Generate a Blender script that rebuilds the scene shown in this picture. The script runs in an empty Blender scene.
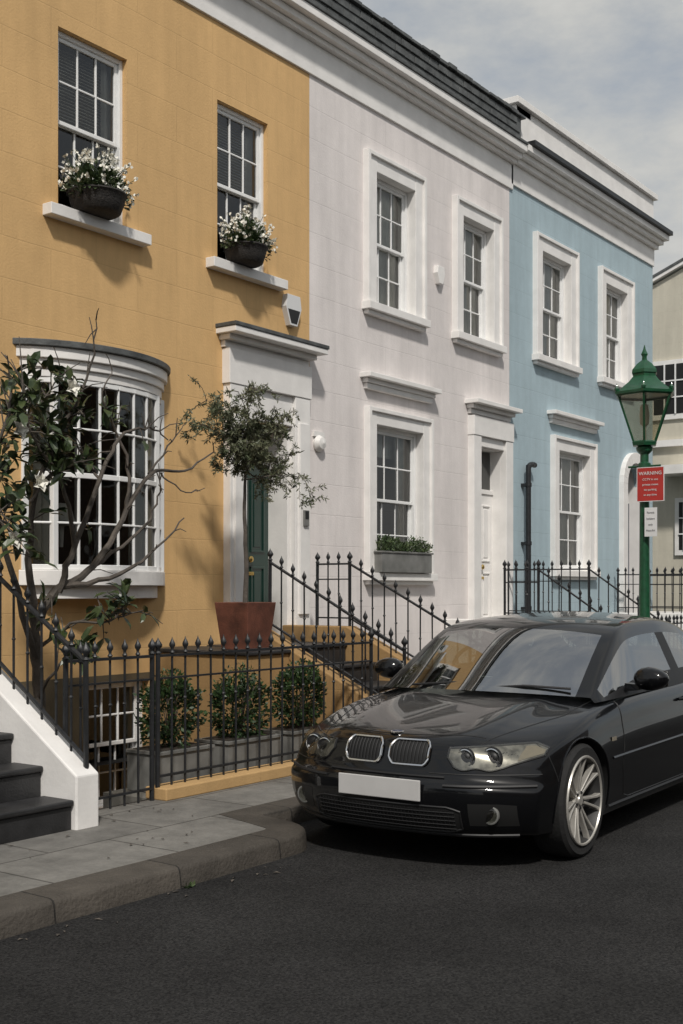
import bpy, math, random
from mathutils import Vector, Matrix
from mathutils.bvhtree import BVHTree
random.seed(7)
K=0.893
scene=bpy.context.scene
# ------------------------------------------------------------------ materials
def newmat(name):
    m=bpy.data.materials.new(name); m.use_nodes=True
    nt=m.node_tree; return m,nt,nt.nodes['Principled BSDF']
def mat(name,col,rough=.6,metal=0,var=.0,vscale=3,bump=0,bscale=60,coat=0,spec=.5,detail=4):
    m,nt,p=newmat(name); N=nt.nodes; L=nt.links
    p.inputs['Base Color'].default_value=(*col,1); p.inputs['Roughness'].default_value=rough
    p.inputs['Metallic'].default_value=metal; p.inputs['Coat Weight'].default_value=coat
    p.inputs['Specular IOR Level'].default_value=spec
    tc=N.new('ShaderNodeTexCoord')
    if var:
        n=N.new('ShaderNodeTexNoise'); n.inputs['Scale'].default_value=vscale; n.inputs['Detail'].default_value=detail
        L.new(tc.outputs['Object'],n.inputs['Vector'])
        r=N.new('ShaderNodeMapRange'); r.inputs[1].default_value=.3; r.inputs[2].default_value=.7
        r.inputs[3].default_value=1-var; r.inputs[4].default_value=1+var; L.new(n.outputs['Fac'],r.inputs[0])
        mx=N.new('ShaderNodeVectorMath'); mx.operation='SCALE'; mx.inputs[0].default_value=col
        L.new(r.outputs[0],mx.inputs['Scale']); L.new(mx.outputs[0],p.inputs['Base Color'])
    if bump:
        n2=N.new('ShaderNodeTexNoise'); n2.inputs['Scale'].default_value=bscale; n2.inputs['Detail'].default_value=5
        L.new(tc.outputs['Object'],n2.inputs['Vector'])
        b=N.new('ShaderNodeBump'); b.inputs['Strength'].default_value=bump; b.inputs['Distance'].default_value=.01
        L.new(n2.outputs['Fac'],b.inputs['Height']); L.new(b.outputs[0],p.inputs['Normal'])
    return m
def stucco(name,col,lines=.08,bw=1.1,rh=.37,mort=.006,c2=.985):
    m,nt,p=newmat(name); N=nt.nodes; L=nt.links
    p.inputs['Roughness'].default_value=.75; p.inputs['Specular IOR Level'].default_value=.3
    tc=N.new('ShaderNodeTexCoord'); s=N.new('ShaderNodeSeparateXYZ'); L.new(tc.outputs['Object'],s.inputs[0])
    a=N.new('ShaderNodeMath'); L.new(s.outputs[0],a.inputs[0]); L.new(s.outputs[1],a.inputs[1])
    nw=N.new('ShaderNodeTexNoise'); nw.inputs['Scale'].default_value=1.5; L.new(tc.outputs['Object'],nw.inputs['Vector'])
    w=N.new('ShaderNodeMath'); w.operation='MULTIPLY_ADD'; w.inputs[1].default_value=.02; L.new(nw.outputs['Fac'],w.inputs[0]); L.new(s.outputs[2],w.inputs[2])
    c=N.new('ShaderNodeCombineXYZ'); L.new(a.outputs[0],c.inputs[0]); L.new(w.outputs[0],c.inputs[1])
    br=N.new('ShaderNodeTexBrick'); br.inputs['Scale'].default_value=1; br.inputs['Brick Width'].default_value=bw
    br.inputs['Row Height'].default_value=rh; br.inputs['Mortar Size'].default_value=mort; br.inputs['Mortar Smooth'].default_value=.4
    br.inputs['Color1'].default_value=(1,1,1,1); br.inputs['Color2'].default_value=(c2,c2,c2,1)
    br.inputs['Mortar'].default_value=(1-lines,)*3+(1,); L.new(c.outputs[0],br.inputs['Vector'])
    def nz(scale,vec,lo,hi,det=7):
        n=N.new('ShaderNodeTexNoise'); n.inputs['Scale'].default_value=scale; n.inputs['Detail'].default_value=det; n.inputs['Roughness'].default_value=.62
        mp=N.new('ShaderNodeMapping'); mp.inputs['Scale'].default_value=vec; L.new(tc.outputs['Object'],mp.inputs[0]); L.new(mp.outputs[0],n.inputs['Vector'])
        r=N.new('ShaderNodeMapRange'); r.inputs[1].default_value=.32; r.inputs[2].default_value=.68; r.inputs[3].default_value=lo; r.inputs[4].default_value=hi
        L.new(n.outputs['Fac'],r.inputs[0]); return r
    def mul(x,y):
        q=N.new('ShaderNodeMath'); q.operation='MULTIPLY'; L.new(x,q.inputs[0]); L.new(y,q.inputs[1]); return q.outputs[0]
    r1=nz(.9,(1.6,1.6,.7),.89,1.04); r2=nz(1.0,(7,7,.55),.93,1.03); r3=nz(9,(1,1,1),.965,1.02)
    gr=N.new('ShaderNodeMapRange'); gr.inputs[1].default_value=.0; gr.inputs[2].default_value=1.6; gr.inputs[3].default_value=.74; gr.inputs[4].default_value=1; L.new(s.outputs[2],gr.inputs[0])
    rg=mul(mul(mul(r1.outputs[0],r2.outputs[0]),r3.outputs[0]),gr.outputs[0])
    v=N.new('ShaderNodeVectorMath'); v.operation='SCALE'; v.inputs[0].default_value=col; L.new(rg,v.inputs['Scale'])
    v2=N.new('ShaderNodeVectorMath'); v2.operation='MULTIPLY'; L.new(v.outputs[0],v2.inputs[0]); L.new(br.outputs['Color'],v2.inputs[1])
    L.new(v2.outputs[0],p.inputs['Base Color'])
    n2=N.new('ShaderNodeTexNoise'); n2.inputs['Scale'].default_value=45; n2.inputs['Detail'].default_value=5; L.new(tc.outputs['Object'],n2.inputs['Vector'])
    h=N.new('ShaderNodeMath'); h.operation='MULTIPLY_ADD'; h.inputs[1].default_value=-1.6; L.new(br.outputs['Fac'],h.inputs[0]); L.new(n2.outputs['Fac'],h.inputs[2])
    b=N.new('ShaderNodeBump'); b.inputs['Strength'].default_value=.3; b.inputs['Distance'].default_value=.007
    L.new(h.outputs[0],b.inputs['Height']); L.new(b.outputs[0],p.inputs['Normal'])
    return m
def glassmat(name,tint=(.55,.6,.6),base=.08,rough=.02,fs=1.0,wav=.15):
    m=bpy.data.materials.new(name); m.use_nodes=True; nt=m.node_tree; N=nt.nodes; L=nt.links; N.clear()
    o=N.new('ShaderNodeOutputMaterial'); mx=N.new('ShaderNodeMixShader'); t=N.new('ShaderNodeBsdfTransparent'); g=N.new('ShaderNodeBsdfGlossy')
    t.inputs[0].default_value=(*tint,1); g.inputs['Roughness'].default_value=rough; g.inputs[0].default_value=(.95,.95,.95,1)
    f=N.new('ShaderNodeFresnel'); f.inputs[0].default_value=1.5
    a=N.new('ShaderNodeMath'); a.operation='MULTIPLY_ADD'; a.inputs[1].default_value=fs; a.inputs[2].default_value=base; a.use_clamp=True; L.new(f.outputs[0],a.inputs[0])
    if wav:
        tc=N.new('ShaderNodeTexCoord'); nn=N.new('ShaderNodeTexNoise'); nn.inputs['Scale'].default_value=2.2; L.new(tc.outputs['Object'],nn.inputs['Vector'])
        b=N.new('ShaderNodeBump'); b.inputs['Strength'].default_value=wav; b.inputs['Distance'].default_value=.02; L.new(nn.outputs['Fac'],b.inputs['Height']); L.new(b.outputs[0],g.inputs['Normal'])
    L.new(a.outputs[0],mx.inputs[0]); L.new(t.outputs[0],mx.inputs[1]); L.new(g.outputs[0],mx.inputs[2]); L.new(mx.outputs[0],o.inputs[0])
    return m
def leafmat(name,c1,c2,rough=.45,scale=6):
    m,nt,p=newmat(name); N=nt.nodes; L=nt.links
    tc=N.new('ShaderNodeTexCoord'); n=N.new('ShaderNodeTexNoise'); n.inputs['Scale'].default_value=scale; n.inputs['Detail'].default_value=3
    L.new(tc.outputs['Object'],n.inputs['Vector']); r=N.new('ShaderNodeValToRGB'); L.new(n.outputs['Fac'],r.inputs[0])
    r.color_ramp.elements[0].position=.35; r.color_ramp.elements[0].color=(*c1,1); r.color_ramp.elements[1].position=.65; r.color_ramp.elements[1].color=(*c2,1)
    L.new(r.outputs[0],p.inputs['Base Color']); p.inputs['Roughness'].default_value=rough
    return m
def asphalt():
    m,nt,p=newmat('asphalt'); N=nt.nodes; L=nt.links
    tc=N.new('ShaderNodeTexCoord')
    vo=N.new('ShaderNodeTexVoronoi'); vo.inputs['Scale'].default_value=95; L.new(tc.outputs['Object'],vo.inputs['Vector'])
    n=N.new('ShaderNodeTexNoise'); n.inputs['Scale'].default_value=75; n.inputs['Detail'].default_value=5; n.inputs['Roughness'].default_value=.7; L.new(tc.outputs['Object'],n.inputs['Vector'])
    n3=N.new('ShaderNodeTexNoise'); n3.inputs['Scale'].default_value=.8; n3.inputs['Detail'].default_value=9; n3.inputs['Roughness'].default_value=.7; L.new(tc.outputs['Object'],n3.inputs['Vector'])
    sx=N.new('ShaderNodeSeparateColor'); L.new(vo.outputs['Color'],sx.inputs[0])
    av=N.new('ShaderNodeMath'); av.operation='MULTIPLY_ADD'; av.inputs[1].default_value=.35; L.new(sx.outputs[0],av.inputs[0]); L.new(n.outputs['Fac'],av.inputs[2])
    r=N.new('ShaderNodeValToRGB'); r.color_ramp.elements[0].position=.38; r.color_ramp.elements[0].color=(.009,.009,.0095,1)
    r.color_ramp.elements[1].position=1.0; r.color_ramp.elements[1].color=(.046,.045,.044,1); L.new(av.outputs[0],r.inputs[0])
    mr=N.new('ShaderNodeMapRange'); mr.inputs[1].default_value=.3; mr.inputs[2].default_value=.7; mr.inputs[3].default_value=.65; mr.inputs[4].default_value=1.3; L.new(n3.outputs['Fac'],mr.inputs[0])
    v=N.new('ShaderNodeVectorMath'); v.operation='SCALE'; L.new(r.outputs[0],v.inputs[0]); L.new(mr.outputs[0],v.inputs['Scale']); L.new(v.outputs[0],p.inputs['Base Color'])
    p.inputs['Roughness'].default_value=.9; p.inputs['Specular IOR Level'].default_value=.12
    b=N.new('ShaderNodeBump'); b.inputs['Strength'].default_value=.6; b.inputs['Distance'].default_value=.006; L.new(av.outputs[0],b.inputs['Height']); L.new(b.outputs[0],p.inputs['Normal'])
    return m
def paving(name,c1,c2,mortar,bw,rh,ms=.012,rot=0,bump=.4):
    m,nt,p=newmat(name); N=nt.nodes; L=nt.links
    tc=N.new('ShaderNodeTexCoord'); mp=N.new('ShaderNodeMapping'); mp.inputs['Rotation'].default_value=(0,0,rot); L.new(tc.outputs['Object'],mp.inputs[0])
    br=N.new('ShaderNodeTexBrick'); br.inputs['Scale'].default_value=1; br.inputs['Brick Width'].default_value=bw; br.inputs['Row Height'].default_value=rh
    br.inputs['Mortar Size'].default_value=ms; br.inputs['Color1'].default_value=(*c1,1); br.inputs['Color2'].default_value=(*c2,1); br.inputs['Mortar'].default_value=(*mortar,1)
    br.inputs['Mortar Smooth'].default_value=.3; L.new(mp.outputs[0],br.inputs['Vector'])
    n=N.new('ShaderNodeTexNoise'); n.inputs['Scale'].default_value=3; n.inputs['Detail'].default_value=10; n.inputs['Roughness'].default_value=.8; L.new(tc.outputs['Object'],n.inputs['Vector'])
    mr=N.new('ShaderNodeMapRange'); mr.inputs[1].default_value=.3; mr.inputs[2].default_value=.7; mr.inputs[3].default_value=.55; mr.inputs[4].default_value=1.25; L.new(n.outputs['Fac'],mr.inputs[0])
    v=N.new('ShaderNodeVectorMath'); v.operation='SCALE'; L.new(br.outputs['Color'],v.inputs[0]); L.new(mr.outputs[0],v.inputs['Scale']); L.new(v.outputs[0],p.inputs['Base Color'])
    p.inputs['Roughness'].default_value=.8; p.inputs['Specular IOR Level'].default_value=.3
    n2=N.new('ShaderNodeTexNoise'); n2.inputs['Scale'].default_value=50; n2.inputs['Detail'].default_value=5; L.new(tc.outputs['Object'],n2.inputs['Vector'])
    h=N.new('ShaderNodeMath'); h.operation='MULTIPLY_ADD'; h.inputs[1].default_value=-1.5; L.new(br.outputs['Fac'],h.inputs[0]); L.new(n2.outputs['Fac'],h.inputs[2])
    b=N.new('ShaderNodeBump'); b.inputs['Strength'].default_value=bump; b.inputs['Distance'].default_value=.008; L.new(h.outputs[0],b.inputs['Height']); L.new(b.outputs[0],p.inputs['Normal'])
    return m
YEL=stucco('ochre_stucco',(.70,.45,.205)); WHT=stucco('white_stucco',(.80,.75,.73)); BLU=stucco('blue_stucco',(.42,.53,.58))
OCD=stucco('dark_ochre',(.40,.25,.11),lines=.03)  # darker tone of the ochre, for its front steps
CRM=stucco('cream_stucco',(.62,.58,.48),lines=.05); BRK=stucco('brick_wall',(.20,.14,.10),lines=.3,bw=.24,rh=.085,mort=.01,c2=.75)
TRIM=mat('white_trim',(.82,.80,.775),.5,var=.07,vscale=4,bump=.15,bscale=30,detail=8)
SASH=mat('sash_paint',(.82,.82,.81),.35,var=.04,vscale=8)
LEAD=mat('slate_lead',(.085,.09,.09),.6,var=.4,vscale=7,bump=.4,bscale=30)
GLS=glassmat('window_glass',(.82,.85,.84),.03)
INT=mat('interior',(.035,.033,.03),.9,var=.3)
CURT=mat('curtain',(.74,.71,.65),.9,var=.1,vscale=10)
BLIND=mat('blind',(.76,.72,.64),.9,var=.12,vscale=4)
IRON=mat('black_iron',(.016,.017,.019),.45,metal=0,var=.3,vscale=20,bump=.15,bscale=80)
ROAD=asphalt()
PAVE=paving('paving_flags',(.200,.192,.176),(.165,.158,.146),(.085,.08,.072),.95,.62,ms=.009)
KERB=paving('kerb_stone',(.088,.077,.065),(.070,.062,.053),(.03,.028,.025),.9,6,.006,bump=.9)
CONC=mat('concrete',(.14,.135,.12),.85,var=.3,vscale=3,bump=.3)
BASE=mat('basement_darkened',(.11,.085,.05),.85,var=.35,vscale=2,bump=.3)  # darkening of the lightwell put into the wall colour below the ochre
DSTEP=mat('dark_step',(.022,.022,.023),.5,var=.4,vscale=6,bump=.3)
GREEN=mat('door_green',(.010,.035,.027),.3,coat=.5)
NAVY=mat('door_navy',(.02,.03,.07),.3,coat=.4)
LAMPG=mat('lamp_green',(.008,.068,.028),.4,var=.25,vscale=20,coat=.3)
REDS=mat('sign_red',(.42,.035,.03),.4,var=.08); WS=mat('sign_white',(.7,.7,.7),.4,var=.05); BLK=mat('black_plain',(.012,.012,.012),.5,var=.2)
GREYT=mat('sign_grey',(.25,.25,.26),.5,var=.1)
BRASS=mat('brass',(.6,.42,.15),.3,metal=1,var=.1)
CORT=mat('corten_pot',(.12,.042,.025),.7,var=.45,vscale=6,bump=.3)
ZINC=mat('zinc_planter',(.20,.20,.19),.5,metal=.2,var=.3,vscale=5)
WICK=mat('wicker',(.025,.022,.02),.8,var=.5,vscale=40,bump=.9,bscale=70)
BARK=mat('bark',(.085,.072,.06),.85,var=.35,vscale=12,bump=.6,bscale=50)
SOIL=mat('soil',(.03,.022,.015),.95,var=.3)
LMAG=leafmat('magnolia_leaf',(.016,.034,.012),(.065,.085,.032),.34,5)
LOLV=leafmat('olive_leaf',(.06,.08,.035),(.15,.15,.09),.55,8)
LBOX=leafmat('box_leaf',(.012,.033,.01),(.04,.075,.02),.5,9)
LGER=leafmat('geranium_leaf',(.03,.06,.02),(.09,.12,.05),.5,9)
FLW=mat('white_petal',(.8,.78,.70),.6,var=.05)
# ------------------------------------------------------------------ mesh builder
class B:
    def __init__(s): s.v=[];s.f=[];s.m=[];s.mats=[]
    def mi(s,m):
        if m not in s.mats: s.mats.append(m)
        return s.mats.index(m)
    def face(s,pts,m):
        n=len(s.v); s.v+= [tuple(p) for p in pts]; s.f.append(tuple(range(n,n+len(pts)))); s.m.append(s.mi(m))
    def box(s,x0,x1,y0,y1,z0,z1,m):
        if x0>x1:x0,x1=x1,x0
        if y0>y1:y0,y1=y1,y0
        n=len(s.v); s.v+=[(x0,y0,z0),(x1,y0,z0),(x1,y1,z0),(x0,y1,z0),(x0,y0,z1),(x1,y0,z1),(x1,y1,z1),(x0,y1,z1)]
        for q in ((0,3,2,1),(4,5,6,7),(0,1,5,4),(1,2,6,5),(2,3,7,6),(3,0,4,7)): s.f.append(tuple(n+i for i in q)); s.m.append(s.mi(m))
    def prism(s,poly,a0,a1,axis,m):
        def P(p,a): return (a,p[0],p[1]) if axis=='x' else ((p[0],a,p[1]) if axis=='y' else (p[0],p[1],a))
        n=len(s.v); k=len(poly); s.v+=[P(p,a0) for p in poly]+[P(p,a1) for p in poly]
        s.f.append(tuple(range(n,n+k))[::-1]); s.f.append(tuple(range(n+k,n+2*k))); s.m+=[s.mi(m)]*2
        for i in range(k):
            j=(i+1)%k; s.f.append((n+i,n+j,n+k+j,n+k+i)); s.m.append(s.mi(m))
    def tube(s,pts,rad,n,m,cap=True):
        pts=[Vector(p) for p in pts]; 
        if not hasattr(rad,'__len__'): rad=[rad]*len(pts)
        base=len(s.v); up=None
        for i,p in enumerate(pts):
            d=(pts[min(i+1,len(pts)-1)]-pts[max(i-1,0)])
            d=d.normalized() if d.length>1e-9 else Vector((0,0,1))
            if up is None: up=Vector((0,0,1)) if abs(d.z)<.9 else Vector((1,0,0))
            a=d.cross(up)
            if a.length<1e-4: a=d.cross(Vector((0,1,0)))
            a.normalize(); b=d.cross(a).normalized()
            for k in range(n):
                t=2*math.pi*k/n; q=p+(a*math.cos(t)+b*math.sin(t))*rad[i]; s.v.append(tuple(q))
        mi=s.mi(m)
        for i in range(len(pts)-1):
            for k in range(n):
                k2=(k+1)%n; s.f.append((base+i*n+k,base+i*n+k2,base+(i+1)*n+k2,base+(i+1)*n+k)); s.m.append(mi)
        if cap:
            s.f.append(tuple(base+k for k in range(n))); s.f.append(tuple(base+(len(pts)-1)*n+k for k in range(n))[::-1]); s.m+=[mi,mi]
    def lathe(s,prof,c,n,m,axis='z',rot=0,cap=True):
        base=len(s.v); mi=s.mi(m)
        for r,h in prof:
            for k in range(n):
                t=2*math.pi*k/n+rot; a,b=r*math.cos(t),r*math.sin(t)
                s.v.append((c[0]+a,c[1]+b,c[2]+h) if axis=='z' else ((c[0]+a,c[1]+h,c[2]+b) if axis=='y' else (c[0]+h,c[1]+a,c[2]+b)))
        for i in range(len(prof)-1):
            for k in range(n):
                k2=(k+1)%n; s.f.append((base+i*n+k,base+i*n+k2,base+(i+1)*n+k2,base+(i+1)*n+k)); s.m.append(mi)
        if cap: s.f.append(tuple(base+k for k in range(n))[::-1]); s.f.append(tuple(base+(len(prof)-1)*n+k for k in range(n))); s.m+=[mi,mi]
    def grid(s,rows,m):
        base=len(s.v); w=len(rows[0]); mi=s.mi(m)
        for r in rows: s.v+=[tuple(p) for p in r]
        for i in range(len(rows)-1):
            for k in range(w-1):
                s.f.append((base+i*w+k,base+i*w+k+1,base+(i+1)*w+k+1,base+(i+1)*w+k)); s.m.append(mi)
    def obj(s,name,parent=None,smooth=False,bevel=0,fix=True,angle=40):
        me=bpy.data.meshes.new(name); me.from_pydata(s.v,[],s.f)
        for m in s.mats: me.materials.append(m)
        me.polygons.foreach_set('material_index',s.m)
        if fix:
            import bmesh
            bm=bmesh.new(); bm.from_mesh(me); bmesh.ops.recalc_face_normals(bm,faces=bm.faces); bm.to_mesh(me); bm.free()
        if smooth:
            me.polygons.foreach_set('use_smooth',[True]*len(me.polygons)); me.set_sharp_from_angle(angle=math.radians(angle))
        me.update()
        o=bpy.data.objects.new(name,me); scene.collection.objects.link(o)
        if bevel:
            bv=o.modifiers.new('bevel','BEVEL'); bv.width=bevel; bv.segments=2; bv.limit_method='ANGLE'; bv.angle_limit=math.radians(50)
        if parent: o.parent=parent
        return o
def empty(name,loc=(0,0,0)):
    e=bpy.data.objects.new(name,None); e.location=loc; scene.collection.objects.link(e); e.empty_display_size=.2; return e
def rv():
    while True:
        v=Vector((random.uniform(-1,1),random.uniform(-1,1),random.uniform(-1,1)))
        if .05<v.length<1: return v.normalized()
YF=8.6
# ------------------------------------------------------------------ house parts
def wall(b,x0,x1,z0,z1,holes,m,Y=YF,depth=.2,rm=None,low=None):
    xs=sorted({x0,x1}|{h[0] for h in holes}|{h[1] for h in holes}); zs=sorted({z0,z1}|{h[2] for h in holes}|{h[3] for h in holes}|({low[0]} if low else set()))
    for i in range(len(xs)-1):
        for j in range(len(zs)-1):
            cx=(xs[i]+xs[i+1])/2; cz=(zs[j]+zs[j+1])/2
            if any(h[0]<cx<h[1] and h[2]<cz<h[3] for h in holes): continue
            b.face([(xs[i],Y,zs[j]),(xs[i+1],Y,zs[j]),(xs[i+1],Y,zs[j+1]),(xs[i],Y,zs[j+1])],low[1] if low and cz<low[0] else m)
    for h in holes:
        a,c,d,e=h[:4]; r=rm or m; D=Y+(h[4] if len(h)>4 else depth)
        b.face([(a,Y,d),(a,D,d),(a,D,e),(a,Y,e)],r); b.face([(c,Y,d),(c,Y,e),(c,D,e),(c,D,d)],r)
        b.face([(a,Y,e),(a,D,e),(c,D,e),(c,Y,e)],r); b.face([(a,Y,d),(c,Y,d),(c,D,d),(a,D,d)],r)
def sash(tr,gl,it,x0,x1,z0,z1,Y=YF,back=.12,cols=3,rows=2,style='dark'):
    y=Y+back; fw=.045; zm=(z0+z1)/2
    tr.box(x0,x0+fw,y-.01,y+.12,z0,z1,SASH); tr.box(x1-fw,x1,y-.01,y+.12,z0,z1,SASH)
    tr.box(x0+fw,x1-fw,y-.008,y+.12,z1-fw,z1,SASH); tr.box(x0+fw,x1-fw,y-.03,y+.12,z0,z0+.04,SASH)
    for (a,c,yy) in ((zm-.02,z1-fw,y+.015),(z0+.04,zm+.02,y+.055)):
        xa,xb=x0+fw,x1-fw; sw=.04
        tr.box(xa,xa+sw,yy,yy+.035,a,c,SASH); tr.box(xb-sw,xb,yy,yy+.035,a,c,SASH)
        tr.box(xa+sw,xb-sw,yy,yy+.035,c-sw,c,SASH); tr.box(xa+sw,xb-sw,yy,yy+.035,a,a+sw+(.02 if a<zm-.1 else 0),SASH)
        for i in range(1,cols):
            xx=xa+sw+(xb-xa-2*sw)*i/cols; tr.box(xx-.010,xx+.010,yy+.006,yy+.03,a+sw,c-sw,SASH)
        for j in range(1,rows):
            zz=a+sw+(c-a-2*sw)*j/rows
            tr.box(xa+sw,xb-sw,yy+.008,yy+.028,zz-.010,zz+.010,SASH)
        for i in range(cols):
            for j in range(rows):
                pa,pc=xa+sw+(xb-xa-2*sw)*i/cols,xa+sw+(xb-xa-2*sw)*(i+1)/cols; za,zc=a+sw+(c-a-2*sw)*j/rows,a+sw+(c-a-2*sw)*(j+1)/rows
                e=[random.uniform(-.004,.004) for _ in range(2)]
                gl.face([(pa,yy+.02+e[0],za),(pc,yy+.02-e[0],za),(pc,yy+.02-e[0]+e[1],zc),(pa,yy+.02+e[0]+e[1],zc)],GLS)
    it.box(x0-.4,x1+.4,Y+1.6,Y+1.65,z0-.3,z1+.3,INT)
    def curtain(xa,xb,m,za=z0,zb=z1,amp=.03,yy=Y+back+.13):
        n=int(abs(xb-xa)/.02)+2
        ph=random.random()*6
        rows_=[[(xa+(xb-xa)*k/n,yy+amp*math.sin(ph+k*1.05)+.01*random.random(),z) for k in range(n+1)] for z in (za,(za+zb)/2,zb)]
        it.grid(rows_,m)
    if style=='blind':
        curtain(x0,x1,BLIND,z0+(z1-z0)*random.uniform(.0,.12),z1,amp=.012)
    elif style=='curtain':
        w=(x1-x0)*.3; curtain(x0,x0+w,CURT); curtain(x1-w,x1,CURT); curtain(x0,x1,CURT,z1-.35,z1,.01,Y+back+.2)
    elif style=='half':
        w=(x1-x0)*.16; curtain(x0,x0+w,CURT); curtain(x1-w,x1,CURT)
        for k in range(22): # slatted blind, part lowered
            zz=z1-.06-.032*k; it.box(x0+.05,x1-.05,Y+back+.19,Y+back+.215,zz,zz+.006,BLIND)
    elif style=='dark':
        w=(x1-x0)*.14; curtain(x1-w,x1,BLIND)
def architrave(b,x0,x1,z0,z1,w=.2,m=TRIM,Y=YF,sill=True):
    p=.055
    b.box(x0-w,x0+.002,Y-p,Y+.01,z0,z1+w,m); b.box(x1-.002,x1+w,Y-p,Y+.01,z0,z1+w,m); b.box(x0+.004,x1-.004,Y-p+.003,Y+.01,z1,z1+w-.003,m)
    l=.045
    b.box(x0-w-.01,x0-w+l,Y-p-.035,Y+.008,z0+.003,z1+w+.01,m); b.box(x1+w-l,x1+w+.01,Y-p-.035,Y+.008,z0+.003,z1+w+.01,m)
    b.box(x0-w+l+.001,x1+w-l-.001,Y-p-.032,Y+.008,z1+w-l,z1+w+.007,m)
    if sill:
        b.box(x0-w-.04,x1+w+.04,Y-.13,Y+.02,z0-.1,z0-.002,m); b.box(x0-w,x1+w,Y-.08,Y+.015,z0-.15,z0-.102,m)
def cap(b,x0,x1,z,Y=YF,m=TRIM,proj=.24,lead=False):
    b.box(x0+.08,x1-.08,Y-.06,Y+.01,z-.19,z-.12,m); b.box(x0+.05,x1-.05,Y-proj*.55,Y+.012,z-.118,z-.062,m); b.box(x0,x1,Y-proj,Y+.014,z-.06,z,m)
    if lead: b.box(x0-.01,x1+.01,Y-proj-.012,Y+.016,z+.002,z+.045,LEAD)
def shell(b,x0,x1,z0,z1,m,Y=YF,D=8):
    b.face([(x0,Y,z0),(x0,Y+D,z0),(x0,Y+D,z1),(x0,Y,z1)],m); b.face([(x1,Y,z0),(x1,Y,z1),(x1,Y+D,z1),(x1,Y+D,z0)],m)
    b.face([(x0,Y+D,z0),(x1,Y+D,z0),(x1,Y+D,z1),(x0,Y+D,z1)],m); b.face([(x0,Y,z1-.05),(x0,Y+D,z1-.05),(x1,Y+D,z1-.05),(x1,Y,z1-.05)],LEAD)
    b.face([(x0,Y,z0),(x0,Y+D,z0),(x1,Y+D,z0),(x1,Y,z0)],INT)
def door(b,x0,x1,z0,z1,Y,m,knob=True):
    b.box(x0,x1,Y,Y+.06,z0,z1,m)
    w=x1-x0
    for (a,c,d,e) in ((.12,.45,.08,.42),(.55,.88,.08,.42),(.12,.45,.5,.92),(.55,.88,.5,.92)):
        h=z1-z0
        X0,X1,Z0,Z1=x0+w*a,x0+w*c,z0+h*d,z0+h*e; t=.025
        b.box(X0,X1,Y-.018,Y+.01,Z0,Z0+t,m); b.box(X0,X1,Y-.018,Y+.01,Z1-t,Z1,m); b.box(X0,X0+t,Y-.017,Y+.01,Z0+t,Z1-t,m); b.box(X1-t,X1,Y-.017,Y+.01,Z0+t,Z1-t,m)
        b.box(X0+.06,X1-.06,Y-.01,Y+.01,Z0+.06,Z1-.06,m)
    if knob:
        b.lathe([(.0,-.07),(.035,-.06),(.04,-.04),(.015,-.02),(.03,0)],(x0+w*.5,Y,z0+(z1-z0)*.46),12,BRASS,'y')
        b.box(x0+w*.38,x0+w*.62,Y-.02,Y+.01,z0+(z1-z0)*.38-.02,z0+(z1-z0)*.38+.02,BRASS)
def cornice(b,x0,x1,dz=0):
    Y=YF
    b.box(x0,x1,Y-.03,Y+.01,7.76+dz,8.14+dz,TRIM)
    b.box(x0,x1,Y-.10,Y+.012,8.14+dz,8.20+dz,TRIM); b.box(x0,x1,Y-.18,Y+.014,8.202+dz,8.28+dz,TRIM); b.box(x0,x1,Y-.27,Y+.016,8.282+dz,8.38+dz,TRIM)
    b.box(x0,x1,Y-.29,Y+.2,8.382+dz,8.42+dz,LEAD)
# ---- ochre house
E=empty('terraced_house'); w=B(); tr=B(); gl=B(); it=B()
BC,BH=7.90,.86
holes=[(7.43,8.30,5.2,6.88),(9.62,10.47,5.2,6.93),(BC-BH+.1,BC+BH-.1,1.85,3.62),(10.0,10.85,1.1,3.55,.45),(7.8,8.62,-.45,.8)]
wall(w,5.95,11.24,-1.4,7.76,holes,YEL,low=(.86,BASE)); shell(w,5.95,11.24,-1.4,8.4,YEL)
wall(w,0.4,5.945,-1.4,8.1,[(4.2,5.05,1.1,3.55,.45),(1.5,2.6,1.85,3.7),(1.6,2.5,5.2,6.88),(4.1,5.0,5.2,6.88)],CRM)
sash(tr,gl,it,7.43,8.30,5.2,6.88,style='half',back=.07); sash(tr,gl,it,9.62,10.47,5.2,6.93,style='half',back=.07); sash(tr,gl,it,7.8,8.62,-.45,.8,cols=3)
sash(tr,gl,it,1.5,2.6,1.85,3.7); sash(tr,gl,it,1.6,2.5,5.2,6.88); sash(tr,gl,it,4.1,5.0,5.2,6.88); door(tr,4.2,5.05,1.1,3.5,YF+.4,BLK)
for a,c in ((7.43,8.30),(9.62,10.47)): tr.box(a-.18,c+.22,YF-.12,YF+.06,5.09,5.195,TRIM)
def arc(a,ex=0,pr=.30): return (BC+(BH+ex)*a, YF-(pr+ex)*(1-a*a)**.8 if abs(a)<1 else YF)
def band(z0,z1,ex,m,N=20,b=tr):
    o=[arc(-1+2*i/N,ex) for i in range(N+1)]
    poly=[(p[0],p[1]) for p in o]+[(BC+BH+ex,YF+.02),(BC-BH-ex,YF+.02)]
    b.prism(poly,z0,z1,'z',m)
band(1.60,1.72,-.04,TRIM); band(1.722,1.86,.06,TRIM); band(3.60,3.68,.02,TRIM); band(3.682,3.76,.05,TRIM); band(3.762,3.86,.09,TRIM); band(3.862,3.92,.13,LEAD)
nc=8
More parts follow.
